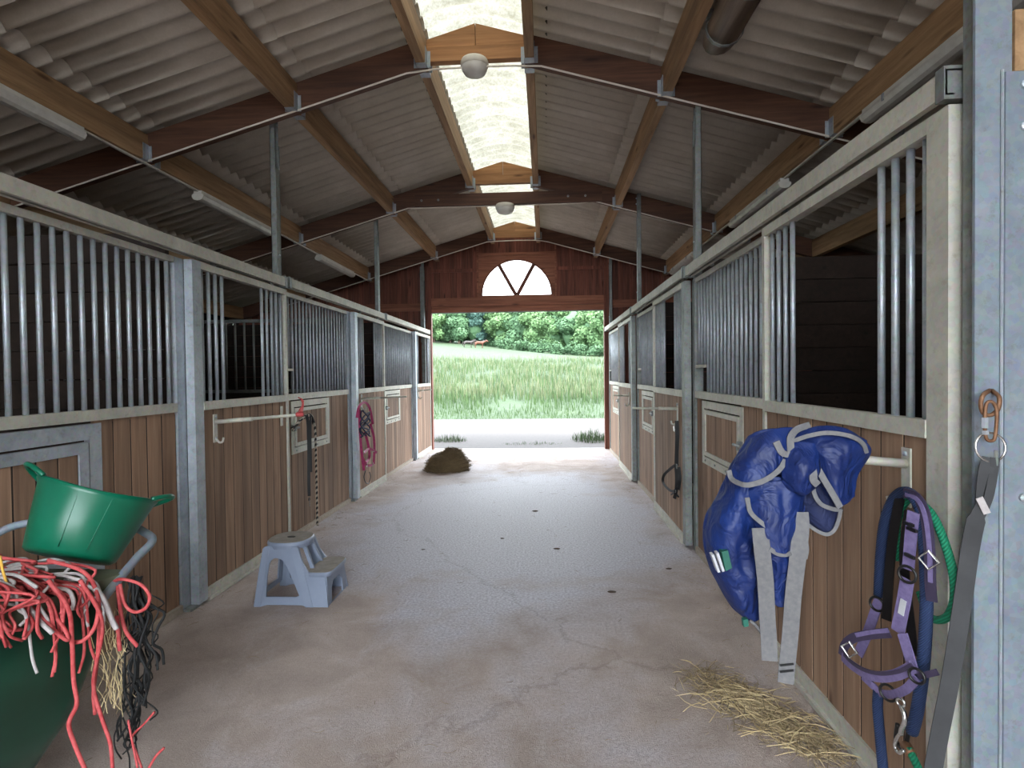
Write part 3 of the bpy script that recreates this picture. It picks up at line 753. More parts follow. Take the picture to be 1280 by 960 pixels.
p = scatter(9000, 25.5, 66)
blades('seeding_grass', 'seed', p, [.5 + .35 * random.random() for q in p], 'pale seeding grass stems in the meadow', 'grass', wid=.018)
for (u, v, rx, ry, n, h, lab) in ((560, 553, .42, .35, 260, .22, 'grass tuft outside the doorway behind the hay heap'), (664, 557, .75, .22, 200, .1, 'low grass tuft in the middle of the doorway threshold'), (741, 552, .5, .6, 420, .32, 'tall grass tuft beside the doorway opposite the hay heap')):
    c = at_z(u, v, -.03); pts = []; hs = []
    for i in range(n):
        a = rnd(0, 6.28); r = math.sqrt(random.random()); q = (c.x + rx * r * math.cos(a), max(YE + .16, c.y + .25 + ry * r * math.sin(a)), -.035); pts.append(q); hs.append(h * rnd(.4, 1.1) * (1.1 - .6 * r))
    blades('grass_tuft', 'blade', pts, hs, lab, 'grass', .7, .014)

def crown_mesh(seed, R, H, mat, nleaf=11000):
    rs = np.random.RandomState(seed); blobs = []
    for i in range(22):
        a = rs.rand() * 6.28; h = rs.rand(); rr = R * (.25 + .62 * math.sin(math.pi * (0.12 + .8 * h))) * math.sqrt(rs.rand()) * .85
        blobs.append((rr * math.cos(a), rr * math.sin(a), H * (.12 + .76 * h), R * (.26 + .2 * rs.rand())))
    blobs.append((0, 0, H * .5, R * .55)); m = MB()
    for bx, by, bz, br in blobs:
        for ph in range(6):
            pass
    V = []; F = []
    bl = np.array(blobs); pick = rs.choice(len(bl), nleaf, p=bl[:, 3] ** 2 / (bl[:, 3] ** 2).sum())
    d = rs.normal(size=(nleaf, 3)); d /= np.linalg.norm(d, axis=1)[:, None]
    c = bl[pick, :3] + d * (bl[pick, 3] * (.72 + .33 * rs.rand(nleaf)))[:, None]
    nrm = d + rs.normal(size=(nleaf, 3)) * .45; nrm /= np.linalg.norm(nrm, axis=1)[:, None]
    t = np.cross(nrm, rs.normal(size=(nleaf, 3))); t /= np.linalg.norm(t, axis=1)[:, None]; b = np.cross(nrm, t)
    s = (.09 + .15 * rs.rand(nleaf))[:, None] * R / 3.2
    Q = np.stack([c - t * s - b * s * .7, c + t * s - b * s * .7, c + t * s * .8 + b * s * .8, c - t * s * .8 + b * s * .8], 1).reshape(-1, 3)
    m.v = [tuple(q) for q in Q]; m.f = [(4 * i, 4 * i + 1, 4 * i + 2, 4 * i + 3) for i in range(nleaf)]
    me = bpy.data.meshes.new('crown'); me.from_pydata(m.v, [], m.f); me.materials.append(M[mat]); return me
CR = {'A': [crown_mesh(1, 4.6, 12, 'leafA'), crown_mesh(2, 4.2, 11.5, 'leafA')], 'B': [crown_mesh(3, 4.4, 12.5, 'leafB')], 'C': [crown_mesh(4, 4.4, 11.5, 'leafC'), crown_mesh(5, 4.7, 12, 'leafC')]}
core = bmesh.new(); bmesh.ops.create_icosphere(core, subdivisions=2, radius=1.0)
for v in core.verts: v.co = Vector((v.co.x * 2.9, v.co.y * 2.9, v.co.z * 4.9 + 6.0)) * (1 + .12 * mnoise.noise(v.co * 2))
cme = bpy.data.meshes.new('inner_foliage'); core.to_mesh(cme); core.free()
KN = {'A': 'mid green', 'B': 'dark blue-green', 'C': 'light green'}
spots = [(-46, 128, 'A'), (-39, 126, 'B'), (-33, 130, 'A'), (-29, 126, 'A'), (-25.5, 128, 'C'), (-22, 130, 'A'), (-19.6, 128, 'A'), (-16.5, 131, 'B'), (-13.5, 136, 'B'), (-9.5, 130, 'C'), (-5.5, 127, 'A'), (-1.5, 124, 'C'), (2.5, 121, 'C'), (6, 119, 'A'), (9.5, 116, 'C'), (13, 113, 'C'), (17, 115, 'A'), (22, 112, 'C'), (28, 112, 'A'), (35, 110, 'C'), (-30, 139, 'B'), (-25, 141, 'A'), (-18, 142, 'A'), (-5, 139, 'A'), (5, 133, 'A'), (16, 126, 'B'), (27, 124, 'A'), (42, 112, 'A'), (-54, 130, 'C')]
wh = {}
ORD = 'first second third fourth fifth sixth seventh eighth ninth tenth eleventh twelfth thirteenth fourteenth fifteenth sixteenth seventeenth eighteenth nineteenth twentieth twenty-first twenty-second twenty-third twenty-fourth twenty-fifth'.split()
FRONT = {(x, y) for i, (x, y, k) in enumerate(spots) if i < 20 or i > 26}
rank = {}
for grp in (FRONT, {(x, y) for x, y, k in spots} - FRONT):
    for n_, q in enumerate(sorted(grp)): rank[q] = n_
for i, (x, y, k) in enumerate(spots):
    z = ground_h(x, y); me = CR[k][i % len(CR[k])]
    top = 1.6 + (.128 + .008 * math.sin(i * 2.1)) * y
    nth = wh[k] = wh.get(k, 0) + 1
    row = 'front row' if (x, y) in FRONT else 'rear row'
    t = thing('woodland_tree', '%s tree of the wood, %s in its %s from the horses side' % (KN[k], ORD[rank[(x, y)]], row), 'tree', (x, y, z - .3), 'trees of the wood')
    sc = (top - z) / 12.3
    c = piece('crown', me, (x, y, z), t); c.scale = (sc * 1.12, sc * 1.12, sc); c.rotation_euler.z = i * 1.3
    c2 = piece('inner_foliage', cme, (x, y, z), t); c2.scale = (sc * .85, sc * .85, sc * .88); c2.rotation_euler.z = i
    if not cme.materials: cme.materials.append(M['leafA'])
    MB().tube([(x, y, z - .4), (x + .1, y, z + 3), (x, y, z + 6)], [.38, .3, .18], 8).build('trunk', 'bark', t)
bm_ = crown_mesh(9, 2.6, 3.0, 'leafA', 1500)
for i, (x, y) in enumerate([(-8.5, 117), (-4.5, 112), (-1, 110), (2.5, 108), (6, 107), (9.5, 105), (13, 104)]):
    if i >= 7: continue
    o = piece('hedge_bush', bm_, (x, y, ground_h(x, y) - .25), None); o.rotation_euler.z = i * 1.7; o.scale = (1.0, 1, .8)
    tag(o, 'low green bush of the hedge under the wood, %s from the horses' % ORD[i], 'bush', 'hedge bushes at the wood edge')

for i, x in enumerate(np.arange(-36, 26, 3.4)):
    y = 133 - .09 * (x + 30) + (2 if i % 2 else 0) - max(0, x + 12) * .45
    o = piece('woodland_shrub', bm_, (float(x), float(y), ground_h(x, y) - .3), None); o.rotation_euler.z = i * 2.3; o.scale = (1.05, .9, 1.15)
    tag(o, 'shrub filling the foot of the wood, %s from the horses side' % ORD[i], 'shrub', 'shrubs at the foot of the wood')

# two grazing horses far up the meadow
def skin_body(name, verts, edges, radii, mat, root=0, sub=1):
    me = bpy.data.meshes.new(name); me.from_pydata(verts, edges, []); o = bpy.data.objects.new(name, me); COL.objects.link(o)
    o.modifiers.new('skin', 'SKIN'); 
    for i, r in enumerate(radii): me.skin_vertices[0].data[i].radius = (r, r) if not isinstance(r, tuple) else r
    for d in me.skin_vertices[0].data: d.use_root = False
    me.skin_vertices[0].data[root].use_root = True
    sb = o.modifiers.new('sub', 'SUBSURF'); sb.levels = sub; sb.render_levels = sub
    me.materials.append(M[mat] if isinstance(mat, str) else mat); return o
M['bay'] = plain('bay_coat', rgb(70, 34, 18), rgb(88, 46, 26), .6, scale=4)
M['dark_bay'] = plain('dark_bay_coat', rgb(30, 22, 20), rgb(40, 30, 27), .6, scale=4)
M['mane'] = plain('dark_mane', rgb(34, 28, 26), rgb(48, 40, 36), .7)
def horse(loc, ang, mat, label):
    t = thing('horse', label, 'horse', loc)
    V = [(0, 0, 1.12), (.45, 0, 1.10), (.75, 0, 1.18), (1.02, 0, 1.28), (1.3, 0, 1.38), (1.5, 0, 1.5), (1.66, 0, 1.42), (1.86, 0, 1.22),   # spine, neck, head
         (-.45, 0, 1.14), (-.72, 0, 1.16), (-.9, 0, 1.08)]
    E = [(0, 1), (1, 2), (2, 3), (3, 4), (4, 5), (5, 6), (6, 7), (0, 8), (8, 9), (9, 10)]
    R = [.31, .32, .29, .19, .15, .13, .12, .07, .30, .28, .16]
    for sy in (-1, 1):
        b = len(V); V += [(.62, sy * .16, .82), (.66, sy * .17, .5), (.63 + sy * .06, sy * .17, .16), (.68 + sy * .06, sy * .17, .03)]; E += [(2, b), (b, b + 1), (b + 1, b + 2), (b + 2, b + 3)]; R += [.13, .07, .05, .065]
        b = len(V); V += [(-.62, sy * .17, .82), (-.82, sy * .17, .52), (-.74 - sy * .08, sy * .17, .16), (-.69 - sy * .08, sy * .17, .03)]; E += [(9, b), (b, b + 1), (b + 1, b + 2), (b + 2, b + 3)]; R += [.17, .075, .05, .065]
        b = len(V); V += [(1.48, sy * .07, 1.66)]; E += [(5, b)]; R += [.03]
    o = skin_body('body', V, E, R, mat); put(o, loc, t); o.rotation_euler.z = ang
    c, s_ = math.cos(ang), math.sin(ang)
    def W(p): return (loc[0] + p[0] * c - p[1] * s_, loc[1] + p[0] * s_ + p[1] * c, loc[2] + p[2])
    MB().tube([W(p) for p in [(-.9, 0, 1.2), (-1.05, 0, 1.05), (-1.08, 0, .75), (-1.02, 0, .45)]], [.05, .09, .09, .03], 8).build('tail', 'mane', t, True)
    MB().ribbon([W(p) for p in [(.85, 0, 1.5), (1.1, 0, 1.56), (1.32, 0, 1.62), (1.5, 0, 1.68)]], .2, .06, W((0, 1, 0)) and (-s_, c, 0)).build('mane', 'mane', t)
for (u, v, ang, mat, lab) in ((585, 434.5, .15, 'dark_bay', 'dark brown horse walking ahead on the far meadow'), (599, 435, .1, 'bay', 'chestnut brown horse following on the far meadow')):
    Y = min(np.arange(60, 125, .25), key=lambda yy: abs(at_y(u, v, yy).z - ground_h(at_y(u, v, yy).x, yy)) + (0 if yy > 95 else 2))
    q = at_y(u, v, Y); horse((q.x, Y, ground_h(q.x, Y) - .05), ang, mat, lab)

# ================================================================== LAMPS AND CABLES
def bulkhead(c, r, label):
    t = thing('bulkhead_lamp', label, 'lamp', (c[0], c[1], c[2] + .1))
    MB().lathe([(.001, .1), (r * .92, .1), (r, .08), (r, .05), (r * .93, .04)], c, 28).build('base_ring', 'white_plastic', t, True)
    MB().lathe([(r * .93, .045), (r * .9, .015), (r * .74, -.018), (r * .4, -.036), (.001, -.04)], c, 28).build('glass_dome', 'lampglass', t, True)
M['lampglass'] = plain('frosted_lamp_glass', rgb(196, 192, 184), rgb(222, 220, 212), .3)
bulkhead((RC - .01, TRUSS[1] - .03, 4.30), .125, 'round white bulkhead lamp under the apex without a collar beam')
bulkhead((RC + .03, TRUSS[2] - .06, 3.985), .14, 'round white bulkhead lamp under the collar beam')
def tube_light(x, z, y0, y1, label):
    t = thing('fluorescent_light', label, 'light', (x, (y0 + y1) / 2, z), 'fluorescent batten lights along the purlins')
    MB().box((x - .045, y0, z + .05), (x + .045, y1, z + .09)).build('housing', 'white_plastic', t)
    prof = [(x - .062, z + .052), (x - .066, z + .03), (x - .05, z), (x - .02, z - .014), (x + .02, z - .014), (x + .05, z), (x + .066, z + .03), (x + .062, z + .052)]
    MB().prism(prof, y0 + .02, y1 - .02).build('diffuser', 'lampglass', t)
    for yy in (y0, y1 - .02): MB().prism(prof + [], yy, yy + .02).build('end_cap', 'white_plastic', t)
    for yy in (y0 + .3, y1 - .3): MB().box((x - .07, yy - .012, z + .02), (x - .062, yy + .012, z + .07)).build('clip', 'galv', t)
xl, xr = RC - 3.09, RC + 3.09; zl = raft(3.09) - .095
for x, ys, labs in ((xl, ((2.75, 4.28), (5.8, 7.35), (9.0, 10.6)), ('fluorescent batten above the green tub stall', 'fluorescent batten above the black and white rope', 'fluorescent batten above the pink halter stall')),
                    (xr, ((2.9, 4.5), (6.0, 7.6), (9.5, 11.1)), ('fluorescent batten above the blue rug stall', 'fluorescent batten above the black halter stall', 'fluorescent batten opposite the hay heap'))):
    for (a, b), lab in zip(ys, labs): tube_light(x, zl, a, b, lab)
    m = MB(); m.box((x - .012, 1.85, zl + .078), (x + .012, 11.5, zl + .094))
    tag(m.build('cable_duct', 'white_plastic'), 'thin white cable duct under the purlin on the %s side' % ('tub' if x < 0 else 'rug'), 'cable duct')
for y, n in ((TRUSS[1], 'truss with the larger round lamp'), (TRUSS[2], 'collar beam truss'), (TRUSS[3], 'last truss by the gable')):
    pts = [(RC + dx, y - .048, (raft(dx) - .008) if abs(dx) > .5 else 4.335 - .02 * abs(dx)) for dx in np.linspace(-5.2, 4.2 if y == TRUSS[1] else 3, 40)]
    if y == TRUSS[2]: pts = [(p[0], p[1], p[2] if abs(p[0] - RC) > 1.3 else 4.075) for p in pts]
    m = MB(); m.tube(pts, .009, 6); tag(m.build('electric_cable', 'cable', smooth=True), 'cream electric cable along the %s' % n, 'cable')

# weathered half-round fixture under the purlin, near the ceiling
a = Vector((1.265, 4.22, 3.97)); b = Vector((1.265, 2.9, 3.97))
def weathered():
    t = thing('weathered_fixture', 'weathered brown elongated fixture hanging under a purlin on the rug side', 'fixture', (1.265, 3.6, 3.85))
    m = MB(); n = 14; vs = []; L = 9
    prof = [(0, .04), (.015, .075), (.05, .105), (.12, .12), (.4, .125), (.7, .125), (.9, .12), (.985, .1), (1, .05)]
    P = [a.lerp(b, q) for q, r in prof]; m.tube(P, [r for q, r in prof], 14)
    # flatter underside
    m.v = [(p[0] + .0, p[1], p[2] if p[2] > 3.92 else 3.92 + (p[2] - 3.92) * .8) for p in m.v]
    m.build('shell', 'weathered', t, True)
    for q in (.18, .55):
        c = a.lerp(b, q); m = MB(); ring = [(c.x +   .13 * math.cos(k / 14 * 6.283), c.y, c.z +   .13 * math.sin(k / 14 * 6.283)) for k in range(14)]
        m.ribbon(ring, .03, .004, lambda u: (math.cos(u * 6.283), 0, math.sin(u * 6.283)), closed=True); m.build('clamp_band', 'galv_dark', t)
        MB().box((1.128, c.y - .02, c.z + .06), (c.x - .05, c.y + .02, c.z + .12)).build('hanger', 'galv_dark', t)
M['weathered'] = wood('weathered_brown', rgb(70, 56, 46), rgb(116, 98, 82), rgb(164, 148, 132), 'y', .5, fine=14, knots=False)
weathered()

# ================================================================== STEP STOOL
M['stool'] = plain('pale_blue_plastic', rgb(126, 136, 156), rgb(140, 150, 170), .42, scale=3)
M['stool_top'] = plain('dusty_step_plastic', rgb(124, 117, 110), rgb(148, 140, 134), .75, scale=20, bumpv=.25)
def step_stool():
    ox, oy = -2.045, 3.765                  # near back corner; steps climb from +x to -x, depth towards +y
    Wd = .40
    t = thing('step_stool', 'pale blue plastic two-step stool with dusty tops', 'step stool', (ox + .27, oy + .2, 0))
    def sh(x, y, z): # sides lean inwards with height
        k = .135 * z; yy = y + k if y < Wd / 2 else y - k
        return (ox + x, oy + yy, z)
    def side_plate(y):
        outer = [(0, 0), (.052, 0), (.09, .012), (.34, .012), (.385, 0), (.53, 0), (.515, .115), (.50, .215), (.385, .222), (.335, .30), (.292, .405), (.07, .405), (.045, .39), (.02, .2)]
        hole = [(.085, .065), (.30, .065), (.322, .075), (.262, .20), (.222, .275), (.20, .305), (.165, .325), (.13, .325), (.105, .305), (.095, .28), (.085, .2)]
        d0, d1 = (0, .014) if y == 0 else (Wd - .014, Wd)
        m = plate(outer, [hole], d0, d1); m.v = [sh(*p) for p in m.v]; return m
    for y in (0, 1): side_plate(y).build('side_panel', 'stool', t)
    for y in (-.004, Wd - .018):            # moulded legs standing proud of the panels
        for a in ([(.0, 0), (.05, 0), (.094, .40), (.055, .40)], [(.37, 0), (.425, 0), (.30, .40), (.248, .40)]):
            m = MB(); m.prism(a, y, y + .022); m.v = [sh(*p) for p in m.v]; m.build('leg', 'stool', t)
    def slab(x0, x1, y0, y1, z, h, name, e=4.0):
        n = 40; prof = [(1.0, -h), (1.02, -h * .4), (1.0, -.006), (.96, 0.0)]; m = MB(); vs = []
        cx, cy, a, b = (x0 + x1) / 2, (y0 + y1) / 2, (x1 - x0) / 2, (y1 - y0) / 2
        for k, dz in prof:
            for j in range(n):
                q = 2 * math.pi * j / n; c, s_ = math.cos(q), math.sin(q)
                vs.append((ox + cx + k * a * math.copysign(abs(c) ** (2 / e), c), oy + cy + k * b * math.copysign(abs(s_) ** (2 / e), s_), z + dz))
        fs = [(i * n + j, i * n + (j + 1) % n, (i + 1) * n + (j + 1) % n, (i + 1) * n + j) for i in range(3) for j in range(n)]
        fs.append(tuple(range(3 * n, 4 * n))); m.add(vs, fs)
        m2 = MB(); top = [(v[0], v[1], v[2] + .0012) for v in vs[3 * n:]]; m2.add(top + [(v[0], v[1], v[2] - .006) for v in top], [tuple(range(n))] + [(j, j + n, (j + 1) % n + n, (j + 1) % n) for j in range(n)])
        o = m.build(name, 'stool', t, False); m2.build('tread', 'stool_top', o)
        return o
    o = slab(.035, .335, .045, Wd - .045, .43, .045, 'seat', 2.5)
    m = MB(); m.lathe([(.001, .0), (.016, 0), (.016, .003), (.001, .003)], (ox + .185, oy + Wd / 2, .4315), 12)
    m.v = [(ox + .185 + (p[0] - ox - .185) * 1.9, p[1], p[2]) for p in m.v]; m.build('hand_slot', 'black_strap', o)
    slab(.36, .54, .02, Wd - .02, .232, .03, 'lower_step', 5)
    pl = plate([(.03, 0), (Wd - .03, 0), (Wd - .03, .21), (.03, .21)], [[(.09, .0005), (Wd - .09, .0005), (Wd - .1, .1), (Wd - .14, .14), (.14, .14), (.1, .1)]], 0, .012, 'x')
    pl.v = [(ox + .512 - p[2] * .06 + p[0], oy + p[1], p[2]) for p in pl.v]; pl.build('front_panel', 'stool', t)
    m = plate([(.04, .05), (Wd - .04, .05), (Wd - .07, .4), (.07, .4)], [[(.1, .09), (Wd - .1, .09), (Wd - .12, .3), (.12, .3)]], 0, .012, 'x')
    m.v = [(ox + .012 + p[2] * .12 + p[0], oy + p[1], p[2]) for p in m.v]; m.build('back_panel', 'stool', t)
    for yy in (.08, Wd - .1): # risers joining step and seat
        MB().hexa([sh(.375, yy, .2), sh(.40, yy, .2), sh(.40, yy + .02, .2), sh(.375, yy + .02, .2), sh(.29, yy, .4), sh(.315, yy, .4), sh(.315, yy + .02, .4), sh(.29, yy + .02, .4)]).build('riser', 'stool', t)
step_stool()

# ================================================================== FEED CART, TUB, TWINE, NET
M['cart'] = plain('dark_green_plastic', rgb(12, 50, 37), rgb(18, 64, 48), .35, scale=5)
M['cart_rim'] = plain('worn_olive_rim', rgb(66, 78, 58), rgb(100, 102, 84), .7, scale=14, bumpv=.1)
M['tub'] = plain('bright_green_rubber', rgb(0, 82, 60), rgb(4, 98, 72), .32, scale=3)
M['tubmark'] = plain('moulded_maker_mark', rgb(0, 88, 70), rgb(0, 96, 76), .5)
M['rubber'] = plain('black_rubber', rgb(28, 28, 28), rgb(40, 40, 40), .8)
def cart():
    t = thing('feed_cart', 'dark green plastic feed cart with a tubular handle, loaded with twine', 'cart', (-2.0, 1.6, 0))
    # rim corners (x,y), far edge near y 2.05
    def ring(pts, z): return [(p[0], p[1], z) for p in pts]
    def rr(x0, x1, y0, y1, r, skew=.0, n=5):
        out = []
        for cx, cy, a0 in ((x1 - r, y1 - r, 0), (x0 + r, y1 - r, 90), (x0 + r, y0 + r, 180), (x1 - r, y0 + r, 270)):
            for i in range(n + 1):
                a = math.radians(a0 + 90 * i / n); x, y = cx + r * math.cos(a), cy + r * math.sin(a); out.append((x + skew * (y - 2.0), y))
        return out
    sk = .3
    levels = [(rr(-2.28, -1.635, 1.02, 2.03, .07, sk), .84), (rr(-2.27, -1.655, 1.05, 2.01, .08, sk), .60), (rr(-2.24, -1.70, 1.10, 1.97, .1, sk), .38), (rr(-2.2, -1.80, 1.2, 1.90, .1, sk), .17), (rr(-2.15, -1.90, 1.3, 1.8, .1, sk), .12)]
    n = len(levels[0][0]); m = MB(); vs = []
    for pts, z in levels: vs += ring(pts, z)
    ins = [(rr(-2.26, -1.655, 1.04, 2.01, .06, sk), .84), (rr(-2.25, -1.675, 1.07, 1.99, .07, sk), .72)]
    for pts, z in ins: vs += ring(pts, z)
    def bridge(a, b): return [(a * n + j, a * n + (j + 1) % n, b * n + (j + 1) % n, b * n + j) for j in range(n)]
    fs = bridge(0, 1) + bridge(1, 2) + bridge(2, 3) + bridge(3, 4) + [tuple(4 * n + j for j in range(n))] + bridge(0, 5) + bridge(5, 6) + [tuple(6 * n + j for j in range(n))]
    m.add(vs, fs); m.build('body', 'cart', t, True)
    o1, i1 = rr(-2.31, -1.605, .99, 2.055, .06, sk), rr(-2.24, -1.68, 1.06, 1.98, .05, sk)
    m = MB(); m.add(ring(o1, .865) + ring(i1, .87) + ring(i1, .81) + ring(o1, .805), bridge(0, 1) + bridge(1, 2) + bridge(2, 3) + bridge(3, 0)); m.build('rim', 'cart_rim', t)
    pts = [(-2.36, 1.85, .80), (-2.335, 2.06, .87), (-2.31, 2.19, .945), (-2.24, 2.235, .985), (-2.1, 2.25, .995), (-1.8, 2.25, .99), (-1.68, 2.24, .955), (-1.62, 2.2, .93), (-1.615, 2.10, .89), (-1.60, 1.9, .80)]
    MB().tube(smooth_path(pts, 6), .016, 12).build('handle', 'galv_blue', t, True)
    for x in (-2.42, -1.95):
        w_ = MB(); w_.lathe([(.10, -.02), (.165, -.025), (.17, 0), (.165, .025), (.10, .02), (.10, -.02)], (x, 1.15, .17), 24, axis='x'); wo = w_.build('wheel', 'rubber', t, True)
        MB().lathe([(.03, -.03), (.1, -.015), (.1, .015), (.03, .03)], (x, 1.15, .17), 16, True, 'x').build('hub', 'galv_dark', wo)
    MB().tube([(-2.44, 1.15, .17), (-1.93, 1.15, .17)], .012, 8).build('axle', 'galv_dark', t)
    for x in (-2.12, -1.88): MB().tube([(x, 1.75, .17), (x + .03, 1.88, .01)], .02, 8).build('foot', 'galv_blue', t)
    return t
cart()
def flex_tub():
    # tilted so that its mouth faces the wall and up; axis found from the photo
    base = Vector((-1.80, 2.0, .925)); ax = Vector((-.67 * .34 + .74 * .44, .74 * .34 + .67 * .44, 1)).normalized(); Hh, r0, r1 = .245, .15, .202
    ex = ax.cross(Vector((0, 1, 0))).normalized() * -1; ex = Vector((.74, .67, 0)); ex = (ex - ax * ex.dot(ax)).normalized(); ey = ax.cross(ex)
    # drop the low side of the base onto the twine
    def pt(r, a, h): return base + ex * (r * math.cos(a)) + ey * (r * math.sin(a)) + ax * h
    t = thing('flexible_tub', 'bright green rubber tub tilted on top of the feed cart', 'tub', tuple(base))
    n = 48; m = MB()
    prof = [(.001, 0), (r0 * .9, 0), (r0, .012), (r0 + (r1 - r0) * .5, Hh * .5), (r1 - .004, Hh * .93), (r1 + .006, Hh), (r1 - .006, Hh + .004), (r0 + (r1 - r0) * .5 - .008, Hh * .5), (r0 - .008, .02), (.001, .012)]
    vs = []
    for r, h in prof:
        for j in range(n):
            a = 2 * math.pi * j / n; lift = .018 * math.cos(2 * a) * (h / Hh if h > .1 else 0); vs.append(pt(r, a, h + lift))
    fs = [(i * n + j, i * n + (j + 1) % n, (i + 1) * n + (j + 1) % n, (i + 1) * n + j) for i in range(len(prof) - 1) for j in range(n)]
    m.add(vs, fs); m.build('bowl', 'tub', t, True)
    for a0 in (math.radians(-4), math.radians(184)):
        m = MB(); pts = []
        for k in range(-5, 6):
            q = k / 5; a = a0 + q * .42; out = (1 - q * q) * .05; pts.append(pt(r1 + out, a, Hh + .012 + (1 - q * q) * .04))
        m.tube(smooth_path(pts, 3), .0095, 8); m.build('handle', 'tub', t, True)
    m = MB(); aa = math.radians(-90)
    q = [pt(r0 + (r1 - r0) * .76 + .002, aa + d, h) for d, h in ((-.1, .195), (.13, .195), (.13, .212), (-.1, .212))]
    q2 = [p + (p - base).normalized() * .002 for p in q]
    m.hexa(q + q2); m.build('maker_mark', 'tubmark', t)
    for da in (-.55, .0):
        m = MB(); m.tube([pt(r0 + (r1 - r0) * h / Hh + .0015, aa + da + .28, h) for h in np.linspace(.02, Hh * .95, 8)], .0013, 6); m.build('mould_seam', 'tub', t, True)
flex_tub()
M['red'] = plain('red_twine', rgb(166, 50, 54), rgb(192, 88, 88), .7, scale=50, bumpv=.2)
M['white_tw'] = plain('white_twine', rgb(160, 152, 152), rgb(186, 180, 178), .8, scale=50, bumpv=.2)
M['yellow'] = plain('yellow_twine', rgb(204, 152, 52), rgb(222, 176, 84), .8)
M['net'] = plain('black_net_cord', rgb(8, 9, 11), rgb(16, 17, 19), .8)
def twine():
    t = thing('twine_bundle', 'tangle of red and white baling twine hanging off the feed cart', 'twine', (-1.78, 1.75, .87))
    def strand(pts, mat, r=.0062): MB().tube(smooth_path(pts, 5), r * .84, 6).build('strand', mat, t, True)
    random.seed(21)
    for i in range(64):       # heap on the cart top, mostly lying along the rim and curling over it
        y0 = rnd(1.6, 1.92); pts = []; x = rnd(-2.08, -1.9); z = .88 + rnd(0, .06)
        yy = y0
        k = 6
        for j in range(k):
            f = j / (k - 1); px = x + (rnd(.25, .36) - .02) * f; yy += rnd(-.05, .05) - .015
            pts.append((px, yy, z + .03 * math.sin(f * 3.1) + rnd(-.008, .012)))
        ex = -1.60 + .3 * (yy - 2.0)
        if random.random() < .6:
            d = rnd(.03, .13); pts += [(ex + .02, yy - .01, .875), (ex + .035, yy - .01 + rnd(-.03, .03), .87 - d * .6), (ex + .03, yy + rnd(-.05, .05), .87 - d)]
        strand(pts, 'red' if i % 4 else 'white_tw', rnd(.005, .0075))
    def hang(px, ys, mat, r=.007): strand([at_y(u, v, y) for (u, v), y in zip(px, ys)], mat, r)
    hang([(60, 725), (85, 760), (90, 800), (92, 850), (96, 880), (86, 905), (95, 935), (108, 965)], [1.75, 1.76, 1.79, 1.8, 1.8, 1.8, 1.8, 1.8], 'red', .009)
    hang([(100, 725), (122, 760), (128, 790), (120, 830), (117, 860), (128, 900), (138, 930), (141, 965)], [1.8, 1.84, 1.87, 1.88, 1.88, 1.88, 1.88, 1.88], 'red', .008)
    hang([(125, 765), (122, 820), (117, 865), (119, 893)], [1.86, 1.89, 1.9, 1.9], 'red', .008)
    hang([(60, 700), (105, 715), (122, 745), (120, 780), (105, 800), (88, 803)], [1.86, 1.86, 1.86, 1.84, 1.82, 1.81], 'red', .0085)
    hang([(140, 728), (152, 724), (175, 730), (187, 745), (182, 760), (168, 765), (156, 755), (150, 730)], [1.98, 1.97, 1.96, 1.96, 1.96, 1.96, 1.96, 1.97], 'red', .0075)
    hang([(147, 732), (151, 765), (158, 790), (172, 808)], [1.97, 1.97, 1.96, 1.95], 'red', .0085)
    hang([(146, 770), (148, 795), (150, 813)], [1.95, 1.95, 1.95], 'red', .009)
    hang([(0, 742), (28, 750), (48, 775), (66, 792)], [1.68, 1.70, 1.72, 1.73], 'white_tw', .009)
    hang([(118, 735), (130, 750), (140, 775), (146, 786)], [1.86, 1.88, 1.9, 1.91], 'white_tw', .011)
    hang([(62, 735), (85, 738), (92, 752), (90, 762)], [1.8, 1.8, 1.79, 1.79], 'white_tw', .008)
    hang([(5, 735), (40, 760), (70, 790), (85, 800), (80, 785), (60, 760)], [1.7, 1.72, 1.75, 1.77, 1.77, 1.76], 'red', .008)
    hang([(0, 695), (4, 715), (12, 740)], [1.72, 1.7, 1.69], 'yellow', .005)
    hang([(160, 900), (166, 930), (172, 960)], [1.95, 1.94, 1.93], 'red', .005)
    hang([(205, 935), (195, 945), (185, 962)], [1.95, 1.95, 1.95], 'red', .006)
    for i in range(8):
        y = rnd(1.62, 1.9); ex = -1.585 + .3 * (y - 2.0); k = rnd(.06, .2)
        strand([(ex - .1, y, .885), (ex, y, .885), (ex + .025, y + .01, .84), (ex + .02, y + .03, .86 - k), (ex + .03, y + rnd(-.02, .05), .85 - k * 1.3)], 'red' if i % 3 else 'white_tw', .006)
twine()
M['straw'] = plain('straw', rgb(108, 92, 68), rgb(146, 128, 98), .8, scale=2.0, rand=False)
M['straw_pale'] = plain('pale_straw', rgb(170, 148, 106), rgb(198, 178, 138), .8, scale=2.0, rand=False)
M['hay'] = plain('brown_hay', rgb(78, 64, 44), rgb(116, 98, 70), .9, scale=3.0, rand=False)
